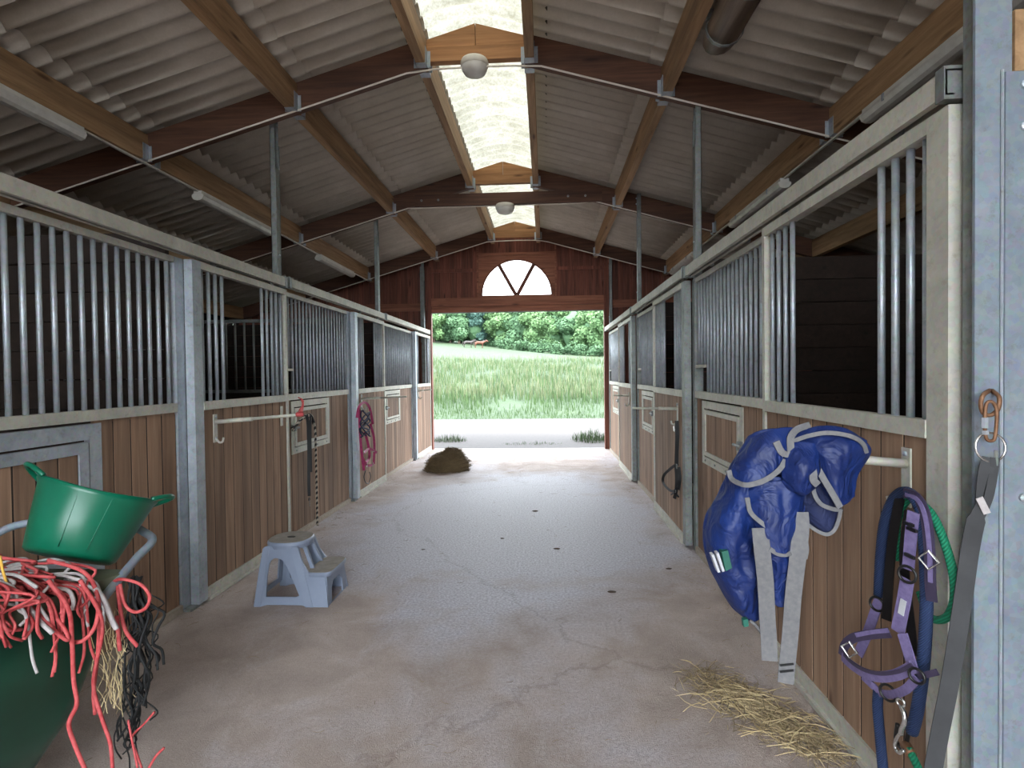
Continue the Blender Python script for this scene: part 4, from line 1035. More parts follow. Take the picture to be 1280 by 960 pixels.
def straws(name, mat, specs, label=None, cat=None, parent=None, r=.0018, seg=4):
    m = MB()
    for p, d, L, b in specs:
        p = Vector(p); d = Vector(d).normalized(); sd = d.orthogonal().normalized(); q = d.cross(sd); bb = (sd * math.cos(b) + q * math.sin(b)) * L * .12
        m.tube([p + d * (L * (k / (seg - 1) - .5)) + bb * (1 - (2 * k / (seg - 1) - 1) ** 2) for k in range(seg)], [r, r, r, r * .5][:seg], 3, cap=False)
    me = bpy.data.meshes.new(name); me.from_pydata(m.v, [], m.f); me.materials.append(M[mat]); o = bpy.data.objects.new(name, me); COL.objects.link(o)
    if parent is not None: put(o, (0, 0, 0), parent)
    else: ORG[o.name] = Vector((0, 0, 0))
    o['kind'] = 'stuff'
    if label: tag(o, label, cat)
    return o
def hay_net():
    random.seed(5)
    top = at_y(168, 722, 2.0); t = thing('hay_net', 'black hay net with wisps of hay hanging from the cart corner', 'hay net', tuple(top))
    lo = at_y(160, 930, 2.0)
    for i in range(15):
        f = i / 14; bx = [(150, 930), (165, 925), (185, 885), (198, 850)][i % 4]; e = at_y(bx[0] + rnd(-7, 7), bx[1] + rnd(-35, 0), 2.0 + rnd(-.05, .05))
        pts = [top + Vector((rnd(-.02, .02), rnd(-.02, .02), 0))]
        for k in range(1, 7):
            g_ = k / 7; q = top.lerp(e, g_) + Vector((rnd(-.028, .028) + .02 * math.sin(g_ * 3.1), rnd(-.03, .03), 0)); pts.append(q)
        pts.append(e); MB().tube(smooth_path(pts, 4), rnd(.003, .0055), 5).build('cord', 'net', t, True)
    for i in range(26):
        c = top.lerp(lo, rnd(.1, .95)) + Vector((rnd(-.03, .06), rnd(-.04, .04), 0))
        MB().tube(smooth_path([c, c + Vector((rnd(-.04, .05), rnd(-.02, .02), -.04)), c + Vector((rnd(-.04, .06), rnd(-.03, .03), -.09)), c + Vector((rnd(-.03, .03), 0, -.14))], 4), .0028, 5).build('cord', 'net', t, True)
    ring = [lo + Vector((.016 * math.cos(k), 0, .016 * math.sin(k))) for k in np.linspace(0, 6.28, 12, endpoint=False)]
    MB().tube(ring, .004, 6, closed=True).build('ring', 'net', t, True)
    sp = [((*(at_y(rnd(118, 160), rnd(770, 880), 2.0 + rnd(-.06, .06))),), (rnd(-.4, .4), rnd(-.3, .3), 1), rnd(.06, .2), rnd(0, 6)) for i in range(60)]
    straws('hay_wisps', 'straw_pale', sp, parent=t, r=.0013)
    MB().tube(smooth_path([at_y(u, v, 1.97) for u, v in ((193, 890), (180, 905), (165, 922), (172, 945), (178, 962))], 4), .004, 6).build('cord', 'red', t, True)
hay_net()

# ================================================================== HAY AND STRAW ON THE FLOOR
random.seed(11)
def hay_heap():
    c = (-1.66, 9.32, 0); a_, b_, h_ = .36, .3, .36
    m = MB(); vs = []; nn, mm = 28, 9
    for i in range(mm):
        f = i / (mm - 1)
        for j in range(nn):
            q = 2 * math.pi * j / nn; r = math.cos(f * math.pi / 2) ** .7 * (1 + .12 * mnoise.noise(Vector((math.cos(q) * 2, math.sin(q) * 2, f * 3))))
            lean = .12 * f
            vs.append((c[0] + a_ * r * math.cos(q) + lean * .2, c[1] + b_ * r * math.sin(q), .0 + h_ * (.86 + .14 * math.cos(q - .6)) * math.sin(f * math.pi / 2)))
    m.add(vs, [(i * nn + j, i * nn + (j + 1) % nn, (i + 1) * nn + (j + 1) % nn, (i + 1) * nn + j) for i in range(mm - 1) for j in range(nn)])
    t = thing('hay_heap', 'brown heap of hay on the concrete near the far doorway', 'hay heap', c)
    m.build('mound', 'hay', t, True)
    sp = []
    for i in range(2600):
        v = random.choice(vs); d = (rnd(-1, 1), rnd(-1, 1), rnd(-.35, .35))
        sp.append(((v[0] + rnd(-.03, .03), v[1] + rnd(-.03, .03), max(.006, v[2] + rnd(-.015, .012))), d if v[2] > .05 else (d[0], d[1], 0.02), rnd(.05, .13), rnd(0, 6)))
    straws('hay_stalks', 'hay', sp, parent=t, r=.0022)
hay_heap()
def straw_pile():
    P0, P1 = Vector((.80, 2.95, 0)), Vector((1.17, 2.36, 0)); sp = []; pl = []
    for i in range(900):
        f = random.random() ** .9; c = P0.lerp(P1, f); g1, g2 = random.gauss(0, .5), random.gauss(0, .5)
        wd = .13 * (1 - .35 * f) + .03
        x = c.x + g1 * wd * 1.1; y = c.y + g2 * wd * 1.1
        if x > XR - .06: continue
        hh = .035 * math.exp(-(g1 * g1 + g2 * g2) * 1.2)
        a = random.gauss(2.2, 1.0); L = rnd(.04, .24)
        (sp if i % 5 < 3 else pl).append(((x, y, .005 + rnd(0, hh)), (math.cos(a), math.sin(a), rnd(-.06, .06)), L, rnd(0, 6.28)))
    t = thing('straw_pile', 'loose golden straw spilled on the floor below the blue rug', 'straw', (1.0, 2.7, 0))
    straws('dark_straw', 'straw', sp, parent=t, r=.0017); straws('pale_straw', 'straw_pale', pl, parent=t, r=.0017)
straw_pile()
sp = []
for i in range(420):
    if random.random() < .55:
        y = rnd(2.6, 11.5); x = XL + .02 + abs(random.gauss(0, .1)) if random.random() < .6 else XR - .05 - abs(random.gauss(0, .12))
    else: x, y = rnd(XL + .1, XR - .1), rnd(1.9, 11)
    a = rnd(0, 6.28); sp.append(((x, y, .004), (math.cos(a), math.sin(a), 0), rnd(.02, .09), 0.0))
straws('straw_litter', 'straw', sp, 'single straw stalks scattered across the concrete floor', 'straw litter', r=.0012)
M['dropping'] = plain('dark_crumb', rgb(62, 50, 44), rgb(86, 72, 62), .9)
for i, (u, v, sz, lab) in enumerate(((669, 639, .05, 'dark crumb of mud beside a flatter one on the floor'), (696, 686, .045, 'dark elongated clod of mud on the worn concrete'), (628, 673, .03, 'tiny dark clod of mud left on the worn concrete'), (765, 740, .045, 'brown clod of mud on the dusty floor'), (529, 687, .025, 'small round dark crumb of mud on the worn concrete'), (836, 711, .035, 'small dark clod by the rug side kerb'))):
    sz *= .55; c = at_z(u, v, 0); m = MB(); nn = 10; vs = [(c.x, c.y, sz * .35)]
    for k, (rr_, zz) in enumerate(((.5, .3), (1, .12), (.95, 0))):
        for j in range(nn):
            q = 6.283 * j / nn; r = sz * rr_ * (1 + .3 * mnoise.noise(Vector((math.cos(q), math.sin(q), i * 3.1)))); vs.append((c.x + r * math.cos(q) * 1.3, c.y + r * math.sin(q) * .8, sz * zz))
    fs = [(0, 1 + j, 1 + (j + 1) % nn) for j in range(nn)] + [(1 + k * nn + j, 1 + k * nn + (j + 1) % nn, 1 + (k + 1) * nn + (j + 1) % nn, 1 + (k + 1) * nn + j) for k in range(2) for j in range(nn)]
    m.add(vs, fs); tag(m.build('mud_clod', 'dropping', smooth=True), lab, 'mud clod', 'mud clods on the floor')

# ================================================================== ROPES AND HALTERS
def rope_mat(name, c1, c2, scale):
    m, nt, b = new_mat(name); tc = N(nt, 'ShaderNodeTexCoord'); mp = N(nt, 'ShaderNodeMapping'); nt.links.new(tc.outputs['Object'], mp.inputs[0])
    mp.inputs['Rotation'].default_value = (.6, .7, 0)
    wv = N(nt, 'ShaderNodeTexWave'); wv.inputs['Scale'].default_value = scale; wv.bands_direction = 'Z'; nt.links.new(mp.outputs[0], wv.inputs['Vector'])
    r = ramp(nt, wv.outputs[0], [(.45, c1), (.55, c2)]); nt.links.new(r.outputs[0], b.inputs['Base Color']); b.inputs['Roughness'].default_value = .8
    bump(nt, b, wv.outputs[0], .4, .004); return m
M['bw_rope'] = rope_mat('black_and_white_rope', rgb(26, 26, 28), rgb(166, 156, 140), 9)
M['green_rope'] = rope_mat('green_braided_rope', rgb(4, 104, 72), rgb(16, 130, 94), 40)
M['blue_rope'] = rope_mat('blue_braided_rope', rgb(18, 34, 66), rgb(28, 50, 90), 60)
M['lav'] = plain('lavender_webbing', rgb(96, 84, 124), rgb(116, 104, 144), .7, scale=60, bumpv=.1)
M['plum'] = plain('plum_padding', rgb(46, 38, 60), rgb(60, 50, 74), .7)
M['white_tag'] = plain('white_tag', rgb(170, 170, 176), rgb(184, 184, 188), .6)
M['pink'] = plain('pink_webbing', rgb(140, 28, 78), rgb(168, 54, 102), .6, scale=30)
M['leather'] = plain('black_leather', rgb(12, 11, 12), rgb(22, 20, 21), .4)
def torus(c, R, r, ax=(1, 0, 0), n=20, sx=1.0):
    ax = Vector(ax).normalized(); a = ax.orthogonal().normalized()
    if abs(ax.z) < .9: a = (Vector((0, 0, 1)) - ax * ax.z).normalized()
    b = ax.cross(a); m = MB(); m.tube([Vector(c) + a * (R * sx * math.cos(k)) + b * (R * math.sin(k)) for k in np.linspace(0, 2 * math.pi, n, endpoint=False)], r, 8, closed=True); return m

def rope_bundle():
    t = thing('lead_rope', 'black and white lead rope with black strap on the stall latch', 'rope', tuple(at_x(385, 510, -2.4)))
    X = -2.38
    f = lambda *px: [at_x(u, v, x) for u, v, x in px]
    MB().tube(smooth_path(f((366, 538, -2.44), (372, 528, -2.40), (382, 522, X), (391, 524, X), (394, 540, X), (395, 580, X), (396, 620, X), (396.5, 650, -2.37), (397, 657, -2.36)), 6), .011, 8).build('rope', 'bw_rope', t, True)
    MB().tube(smooth_path(f((364, 536, -2.45), (371, 531, -2.41), (381, 520, -2.37), (389, 519, -2.36), (392, 530, -2.37)), 6), .012, 8).build('knot', 'bw_rope', t, True)
    MB().ribbon(smooth_path(f((383, 518, -2.36), (385, 530, -2.36), (386, 560, -2.37), (386, 600, -2.37), (386.5, 620, -2.37)), 4), .03, .004, (.5, -1, 0)).build('strap', 'black_strap', t)
    MB().ribbon(smooth_path(f((388, 520, -2.35), (388, 545, -2.36), (389, 590, -2.37)), 4), .02, .004, (.5, -1, 0)).build('strap', 'black_strap', t)
    torus(at_x(386.5, 624, -2.37), .014, .004).build('ring', 'leather', t, True)
    MB().tube(f((387, 626, -2.37), (387, 633, -2.37)), .004, 6).build('snap', 'chrome', t)
    t = thing('red_string', 'scrap of red string tied on the saddle rack tip', 'string', tuple(at_x(378, 505, -2.4)))
    tip = Vector((XL + .034 + .66, 3.97, 1.325))
    for k in range(3): MB().tube(smooth_path([tip + Vector((-.03, 0, .012)), tip + Vector((-.02 + .012 * k, -.02, .03)), tip + Vector((.0, -.02 + .01 * k, .06 + .02 * k)), tip + Vector((-.02 * k, .01, .10 + .012 * k))], 4), .004, 6).build('strand', 'red', t, True)
    MB().tube([tip + Vector((-.05, 0, -.002)), tip + Vector((.0, 0, .003))], .017, 8).build('wrap', 'red', t, True)
rope_bundle()

def halter_pink():
    X = -2.385
    nx0 = (.55, -1, 0)
    t = thing('pink_halter', 'bright pink halter with navy lead on the door of the second stall', 'halter', tuple(at_x(458, 505, X)))
    f = lambda x, *px: [at_x(u, v, x) for u, v in px]
    nx = nx0
    W_ = .032
    MB().ribbon(smooth_path(f(-2.37, (446, 522), (449, 508), (456, 503), (462, 510), (466, 530)), 5), .03, .012, nx).build('crown_strap', 'pink', t)
    MB().ribbon(smooth_path(f(X, (449, 512), (450, 540), (452, 565), (455, 588)), 5), W_, .006, nx).build('cheek_strap', 'pink', t)
    MB().ribbon(smooth_path(f(X + .02, (463, 530), (467, 545), (468, 562), (467, 580)), 5), W_, .006, nx).build('cheek_strap', 'pink', t)
    MB().ribbon(smooth_path(f(X + .03, (455, 566), (461, 561), (467, 563), (471, 566)), 5), W_, .006, nx).build('nose_band', 'pink', t)
    MB().ribbon(smooth_path(f(X + .02, (453, 572), (457, 580), (463, 582), (468, 578)), 5), W_, .006, nx).build('chin_strap', 'pink', t)
    MB().ribbon(smooth_path(f(X + .025, (456, 540), (460, 555), (462, 570), (458, 578)), 5), W_, .006, nx).build('throat_strap', 'pink', t)
    random.seed(3)
    for k in range(5):
        pts = f(X + .03 + .008 * k, *[(456 + 6 * math.sin(k * 1.9 + j * 1.3) + rnd(-1, 1), 515 + j * 6 + rnd(-2, 2)) for j in range(6)]); MB().tube(smooth_path(pts, 4), .010, 7).build('lead_coil', 'blue_rope_dark', t, True)
    MB().tube(smooth_path(f(X + .01, (457, 588), (455, 596), (457, 603), (461, 604), (463, 596), (462, 590)), 5), .006, 7).build('lead_end', 'leather', t, True)
    for (u, v) in ((455, 566), (467, 563), (459, 582), (466, 580)): torus(at_x(u, v, X + .03), .018, .004).build('ring', 'chrome', t, True)
M['blue_rope_dark'] = plain('navy_rope', rgb(28, 28, 52), rgb(44, 44, 74), .8, scale=60, bumpv=.2)
halter_pink()
def halter_black():
    X = 1.235; nx = (-.5, -1, 0)
    t = thing('black_halter', 'black halter hanging from the stall door rack', 'halter', tuple(at_x(846, 527, X)))
    f = lambda x, *px: [at_x(u, v, x) for u, v in px]
    MB().ribbon(smooth_path(f(X, (846, 526), (846.5, 545), (846, 565), (845.5, 582)), 4), .036, .006, nx).build('crown_strap', 'black_strap', t)
    prt('buckle', 'chrome', t, ((X - .012, 5.385, 1.035), (X - .006, 5.44, 1.085)))
    MB().ribbon(smooth_path(f(X - .01, (846, 580), (838, 586), (830, 594), (829, 603), (835, 611), (842, 614), (848, 608), (850, 597), (848, 584)), 5), .026, .006, nx).build('nose_band', 'black_strap', t)
    MB().ribbon(smooth_path(f(X - .02, (845, 582), (846, 600), (845, 615), (843, 623)), 5), .03, .006, nx).build('cheek_strap', 'black_strap', t)
    MB().ribbon(smooth_path(f(X - .02, (849, 584), (850, 600), (848, 612)), 5), .024, .006, nx).build('cheek_strap', 'black_strap', t)
    for (u, v) in ((846, 583), (844, 613)): torus(at_x(u, v, X - .025), .02, .004).build('ring', 'galv_dark', t, True)
    MB().tube(smooth_path(f(X - .005, (839, 618), (844, 616), (848, 621)), 4), .008, 6).build('chin_strap', 'black_strap', t, True)
halter_black()

def halter_lavender():
    X = 1.17; nx = (-1, -.45, 0)
    hook = at_x(1140, 612, 1.22)
    f = lambda *px: [at_x(q[0], q[1], q[2] if len(q) > 2 else X) for q in px]
    t = thing('lavender_halter', 'lavender and plum halter hanging below the rug rack', 'halter', tuple(hook))
    R = lambda name, pts, wd, mat, th=.005, n=5: MB().ribbon(smooth_path(pts, n), wd, th, nx).build(name, mat, t)
    R('crown_strap', f((1130, 616), (1146, 622), (1157, 645), (1162, 690), (1163, 730), (1165, 752)), .032, 'plum')
    R('crown_trim', f((1132, 618, 1.165), (1147, 625, 1.165), (1157, 648, 1.165), (1162, 692, 1.165), (1163, 728, 1.165)), .012, 'lav')
    R('cheek_strap', f((1142, 640, 1.15), (1139, 665, 1.15), (1137, 690, 1.15), (1135, 712, 1.15)), .036, 'lav')
    R('cheek_strap', f((1134, 724, 1.15), (1130, 750, 1.15), (1126, 770, 1.15), (1122, 790, 1.15)), .042, 'lav')
    R('name_tag', f((1129.5, 750, 1.146), (1126, 768, 1.146)), .019, 'white_tag', .003)
    R('throat_strap', f((1128, 792, 1.14), (1135, 815, 1.14), (1143, 842, 1.14)), .034, 'lav')
    R('cheek_strap', f((1099, 750, 1.19), (1092, 770, 1.18), (1083, 795, 1.17), (1073, 818, 1.16)), .034, 'lav')
    R('nose_band', f((1112, 791, 1.15), (1090, 793, 1.13), (1068, 797, 1.11), (1056, 807, 1.10), (1053, 820, 1.10)), .032, 'plum')
    R('nose_band_trim', f((1110, 788, 1.145), (1090, 790, 1.125), (1070, 794, 1.105)), .014, 'lav')
    R('nose_band', f((1053, 820, 1.10), (1063, 830, 1.10), (1080, 841, 1.10), (1100, 846, 1.11), (1122, 843, 1.12), (1142, 833, 1.13)), .034, 'lav', .007)
    R('nose_band_trim', f((1055, 818, 1.095), (1066, 829, 1.095), (1082, 838, 1.095), (1102, 842, 1.105), (1124, 839, 1.115), (1140, 831, 1.125)), .012, 'plum')
    R('chin_strap', f((1098, 866, 1.16), (1115, 868, 1.15), (1132, 862, 1.14), (1146, 848, 1.14)), .026, 'lav')
    R('chin_strap', f((1078, 845, 1.12), (1092, 858, 1.13), (1100, 866, 1.15)), .026, 'lav')
    R('strap_end', f((1148, 846, 1.14), (1160, 843, 1.15), (1172, 840, 1.16)), .018, 'plum')
    R('black_strap', f((1125, 622, 1.19), (1118, 660, 1.2), (1113, 700, 1.2), (1110, 740, 1.2), (1108, 775, 1.19)), .032, 'leather')
    R('black_strap', f((1136, 640, 1.2), (1130, 700, 1.21), (1138, 780, 1.2), (1142, 820, 1.19)), .03, 'leather')
    for (u, v, x, rr_) in ((1134, 718, 1.145, .026), (1096, 755, 1.18, .024), (1146, 845, 1.13, .022), (1110, 866, 1.14, .026)): torus(at_x(u, v, x), rr_, .0045, (-1, -.6, 0)).build('ring', 'leather', t, True)
    for (u, v, x) in ((1062, 812, 1.09), (1161, 700, 1.16)):
        c = at_x(u, v, x); b = torus(c, .028, .0045, (-1, -.6, 0), 4); b.build('buckle', 'chrome', t)
    for (u, v, x) in ((1140, 662, 1.142), (1137, 695, 1.142), (1136, 655, 1.142)):
        c = at_x(u, v, x); MB().box((c.x - .004, c.y - .022, c.z - .005), (c.x + .004, c.y + .022, c.z + .005)).build('slider', 'leather', t)
    t2 = thing('blue_lead_rope', 'thick blue lead rope looped behind the lavender halter', 'rope', tuple(hook))
    MB().tube(smooth_path(f((1099, 745, 1.21), (1101, 700, 1.21), (1106, 655, 1.2), (1117, 625, 1.2), (1130, 615, 1.19), (1143, 622, 1.18), (1153, 645, 1.18), (1157, 700, 1.18), (1158, 760, 1.18), (1154, 830, 1.18), (1147, 885, 1.18), (1140, 915, 1.185)), 6), .0185, 10).build('rope', 'blue_rope', t2, True)
    MB().tube(smooth_path(f((1098, 862, 1.18), (1097, 885, 1.18), (1100, 920, 1.18), (1104, 965, 1.18), (1106, 990, 1.18)), 5), .017, 10).build('rope_tail', 'blue_rope', t2, True)
    R2 = MB().tube(smooth_path(f((1136, 912, 1.18), (1132, 932, 1.18), (1128, 936, 1.18), (1120, 925, 1.18), (1122, 905, 1.18)), 5), .007, 8); R2.build('cord_loop', 'leather', t2, True)
    t3 = thing('green_lead_rope', 'green braided rope loop beside the lavender halter', 'rope', tuple(hook))
    MB().tube(smooth_path(f((1120, 700, 1.225), (1122, 650, 1.225), (1135, 625, 1.23), (1152, 630, 1.23), (1168, 648, 1.225), (1183, 685, 1.22), (1192, 720, 1.22), (1193, 750, 1.22), (1185, 770, 1.22), (1172, 775, 1.22), (1160, 768, 1.22), (1150, 740, 1.225)), 6), .0125, 10).build('rope', 'green_rope', t3, True)
    MB().tube(smooth_path(f((1136, 936, 1.175), (1142, 948, 1.175), (1150, 965, 1.175), (1158, 985, 1.175)), 5), .0125, 10).build('rope_tail', 'green_rope', t3, True)
    MB().tube(f((1131, 930, 1.176), (1140, 944, 1.176)), .017, 8).build('whipping', 'rust', t3, True)
    t4 = thing('snap_hook', 'bright steel snap hook hanging under the lavender halter', 'snap hook', tuple(at_x(1125, 870, 1.16)))
    torus(at_x(1126, 878, 1.15), .012, .004, (-1, -.6, 0)).build('swivel_ring', 'chrome', t4, True)
    MB().tube(smooth_path(f((1126, 882, 1.15), (1130, 892, 1.15), (1131, 902, 1.15), (1127, 912, 1.15), (1126, 918, 1.15)), 4), .008, 8).build('gate', 'chrome', t4, True)
    MB().tube(smooth_path(f((1126, 916, 1.15), (1120, 925, 1.15), (1119, 935, 1.15), (1124, 941, 1.15), (1130, 938, 1.15)), 4), .006, 8).build('hook', 'chrome', t4, True)
halter_lavender()

# chain and belt on the column
def chain():
    Yc = 1.70
    g = lambda u, v, y=Yc: at_y(u, v, y)
    t = thing('column_chain', 'rusty shackle and steel ring on the bright column', 'chain', tuple(g(1237, 490)))
    MB().tube(smooth_path([g(1237, 488, 1.735), g(1229, 494), g(1226, 505), g(1229, 516), g(1238, 519), g(1247, 512), g(1249, 497), g(1240, 488, 1.735)], 4), .0062, 8).build('shackle', 'rust', t, True)
    MB().tube(smooth_path([g(1233, 505, 1.69), g(1231, 530, 1.69), g(1233, 548, 1.69), g(1240, 551, 1.69), g(1244, 545, 1.69), g(1246, 515, 1.69), g(1241, 503, 1.69)], 4, True), .0048, 8, closed=True).build('quick_link', 'rust', t, True)
    MB().tube([g(1231, 522, 1.69), g(1231, 535, 1.69)], .0085, 6).build('nut', 'galv', t); MB().tube([g(1231.5, 538, 1.69), g(1232, 543, 1.69)], .0085, 6).build('nut', 'galv', t)
    torus(g(1238, 559, 1.69), .0415, .0036, (0, -1, .1)).build('ring', 'chrome', t, True)
    t = thing('grey_belt', 'dark grey webbing belt hanging from the ring on the column', 'belt', tuple(g(1236, 570)))
    MB().ribbon(smooth_path([g(1237, 572, 1.685), g(1232, 590, 1.685), g(1229, 615, 1.69), g(1228, 632, 1.69), g(1220, 650, 1.69), g(1212, 690, 1.70), g(1205, 740, 1.70), g(1196, 800, 1.70), g(1186, 860, 1.70), g(1176, 910, 1.70), g(1166, 965, 1.70), g(1160, 1010, 1.7)], 5), [.035] * 20 + [.045] * 40, .004, (-.3, -1, 0)).build('belt', 'belt_grey', t)
    MB().ribbon(smooth_path([g(1244, 572, 1.68), g(1241, 595, 1.68), g(1236, 620, 1.68), g(1230, 636, 1.685)], 4), .022, .004, (-.3, -1, 0)).build('doubled_end', 'belt_grey', t)
    MB().ribbon(smooth_path([g(1224, 622, 1.68), g(1229, 632, 1.68), g(1234, 642, 1.68)], 4), .018, .003, (-.3, -1, 0)).build('label', 'white_tw', t)
    MB().tube([g(1245, 563, 1.68), g(1246, 582, 1.68)], .005, 6).build('tongue', 'galv_dark', t)
chain()

# ================================================================== HORSE RUG
def cloth_mat(name, c1, c2, rough=.55):
    m, nt, b = new_mat(name); mp = coords(nt, (1, 1, 1), False)
    n1 = noise(nt, mp, 5, 5, .6, .5); n2 = noise(nt, mp, 420, 2, .5); n3 = noise(nt, mp, 16, 6, .7, .4)
    r = ramp(nt, n1.outputs[0], [(.35, c1), (.65, c2)])
    d = ramp(nt, n3.outputs[0], [(.60, (0, 0, 0, 1)), (.85, (.14, .14, .14, 1))])
    nt.links.new(mixc(nt, d.outputs[0], r.outputs[0], rgb(44, 52, 78)), b.inputs['Base Color']); b.inputs['Roughness'].default_value = rough
    n4 = noise(nt, mp, 11, 3, .5, 1.2); bump(nt, b, n4.outputs[0], .7, .03); return m
M['rug'] = cloth_mat('blue_rug_cloth', rgb(8, 28, 80), rgb(14, 44, 108))
M['rug_in'] = cloth_mat('navy_rug_lining', rgb(24, 32, 66), rgb(34, 44, 86), .8)
M['green_lab'] = plain('green_label', rgb(20, 84, 70), rgb(30, 100, 84), .6)
def loft(rows, name, mat, parent, nu=26, nv=8, wr=.006, th=.006, seed=0, pins=None):
    """rows of (u, v, depth y) photo points, top to bottom; each row is splined and the rows are splined again"""
    R = [smooth_path([at_y(u, v, y) for u, v, y in r], 6) for r in rows]
    G = []
    for r in R:
        L = len(r) - 1; G.append([r[int(i * L / nu)].lerp(r[min(L, int(i * L / nu) + 1)], i * L / nu - int(i * L / nu)) for i in range(nu + 1)])
    cols = [smooth_path([G[k][i] for k in range(len(G))], nv) for i in range(nu + 1)]
    nr = len(cols[0]); m = MB(); vs = []
    for j in range(nr):
        for i in range(nu + 1):
            p = cols[i][j].copy()
            q = Vector((p.x * 9 + seed * 7.1, p.y * 3, p.z * 5)); wgt = 1 if 0 < i < nu else .3
            p += Vector((.25, -1, .1)) * (wr * wgt * (mnoise.noise(q) * 1.6 + 1.0 * mnoise.noise(q * 2.7) + .5 * mnoise.noise(q * 6)))
            vs.append(p)
    fs = [(j * (nu + 1) + i, j * (nu + 1) + i + 1, (j + 1) * (nu + 1) + i + 1, (j + 1) * (nu + 1) + i) for j in range(nr - 1) for i in range(nu)]
    m.add(vs, fs); o = m.build(name, mat, parent, True)
    so = o.modifiers.new('thick', 'SOLIDIFY'); so.thickness = th; so.offset = 0
    sb = o.modifiers.new('sub', 'SUBSURF'); sb.levels = 1; sb.render_levels = 1
    return o, (lambda i, j: Vector(vs[j * (nu + 1) + i])), nr
def rug():
    t = thing('horse_rug', 'royal blue horse rug with grey binding draped over the saddle rack', 'horse rug', (.85, 2.05, .45))
    def bind(px, wd=.015, parent=t, off=.006, name='binding'):
        MB().ribbon(smooth_path([at_y(u, v, y - off) for u, v, y in px], 5), wd, .006, (-.2, -1, .15)).build(name, 'grey_strap', parent)
    # back half hanging behind the rack arm
    loft([[(940, 548, 2.16), (985, 540, 2.17), (1040, 540, 2.17), (1085, 550, 2.16)], [(905, 610, 2.2), (960, 610, 2.2), (1020, 610, 2.2), (1060, 610, 2.18)], [(888, 660, 2.22), (940, 670, 2.22), (990, 680, 2.21), (1010, 660, 2.2)], [(905, 730, 2.2), (935, 735, 2.2), (960, 735, 2.2), (985, 725, 2.18)]], 'back_fold', 'rug', t, seed=1, wr=.012)
    # long body of the rug hanging on the outer end of the rack
    loft([[(936, 546, 2.08), (952, 538, 2.04), (975, 535, 2.03), (992, 538, 2.06)],
          [(912, 582, 2.10), (935, 580, 2.02), (965, 580, 1.99), (992, 580, 2.04)],
          [(896, 618, 2.12), (922, 620, 2.00), (955, 622, 1.98), (985, 622, 2.05)],
          [(881, 652, 2.13), (905, 655, 2.00), (938, 655, 1.98), (972, 655, 2.06)],
          [(881, 690, 2.12), (902, 692, 2.0), (930, 692, 1.99), (962, 690, 2.06)],
          [(897, 728, 2.10), (912, 730, 2.01), (934, 728, 2.0), (956, 722, 2.06)],
          [(915, 758, 2.08), (926, 762, 2.02), (940, 758, 2.01), (953, 750, 2.06)],
          [(934, 774, 2.06), (939, 777, 2.03), (945, 777, 2.03), (951, 770, 2.05)]], 'body_fold', 'rug', t, wr=.016, seed=2)
    # inner quilted layer between the straps
    loft([[(945, 600, 1.99), (970, 595, 1.96), (1000, 600, 1.98), (1012, 610, 2.02)], [(940, 640, 1.99), (966, 640, 1.95), (990, 640, 1.96), (1006, 645, 2.0)], [(950, 690, 2.0), (968, 692, 1.96), (985, 693, 1.96), (1000, 690, 2.0)], [(956, 720, 2.01), (970, 735, 1.98), (985, 738, 1.98), (996, 730, 2.01)], [(958, 735, 2.02), (970, 757, 1.99), (983, 758, 1.99), (990, 745, 2.02)]], 'inner_fold', 'rug', t, wr=.010, seed=3)
    loft([[(935, 610, 1.985), (960, 602, 1.95), (990, 600, 1.945), (1003, 602, 1.96)], [(938, 640, 1.975), (960, 640, 1.93), (982, 640, 1.93), (998, 640, 1.95)], [(946, 660, 1.97), (960, 675, 1.925), (982, 682, 1.93), (996, 672, 1.95)], [(958, 672, 1.97), (966, 688, 1.925), (982, 692, 1.93), (992, 688, 1.95)]], 'neck_fold', 'rug', t, wr=.008, seed=4)
    bind([(962, 686, 1.93), (972, 692, 1.93), (982, 693, 1.93), (992, 690, 1.95)])
    bind([(934, 622, 1.975), (938, 640, 1.965), (950, 652, 1.94), (962, 660, 1.93), (973, 664, 1.93)])
    # upper flap with rounded grey-bound edge
    loft([[(932, 552, 2.04), (955, 540, 2.0), (980, 534, 1.98), (1000, 535, 1.99)], [(922, 570, 2.03), (945, 562, 1.96), (970, 556, 1.945), (992, 552, 1.96)], [(914, 588, 2.02), (936, 585, 1.945), (960, 576, 1.93), (984, 566, 1.95)], [(915, 598, 2.01), (932, 606, 1.94), (956, 598, 1.925), (978, 582, 1.945)]], 'upper_flap', 'rug', t, wr=.007, seed=5)
    bind([(911, 588, 2.02), (915, 599, 2.0), (930, 606, 1.94), (946, 604, 1.925), (960, 598, 1.92), (974, 587, 1.93), (982, 575, 1.94)], .017)
    bind([(970, 552, 1.94), (978, 566, 1.935), (988, 566, 1.94), (988, 548, 1.95), (996, 537, 1.97), (1012, 531, 1.99)], .022, name='binding')
    # crumpled collar in the middle
    loft([[(978, 562, 1.95), (1000, 552, 1.93), (1022, 555, 1.93), (1030, 568, 1.95)], [(976, 590, 1.94), (998, 585, 1.88), (1018, 582, 1.885), (1028, 590, 1.93)], [(980, 608, 1.95), (1000, 612, 1.89), (1014, 606, 1.89), (1022, 605, 1.94)], [(992, 616, 1.97), (1004, 619, 1.92), (1012, 615, 1.92), (1018, 610, 1.95)]], 'collar_fold', 'rug', t, wr=.014, seed=6)
    bind([(1013, 578, 1.90), (1016, 590, 1.885), (1017, 600, 1.885), (1022, 606, 1.89)], .024)
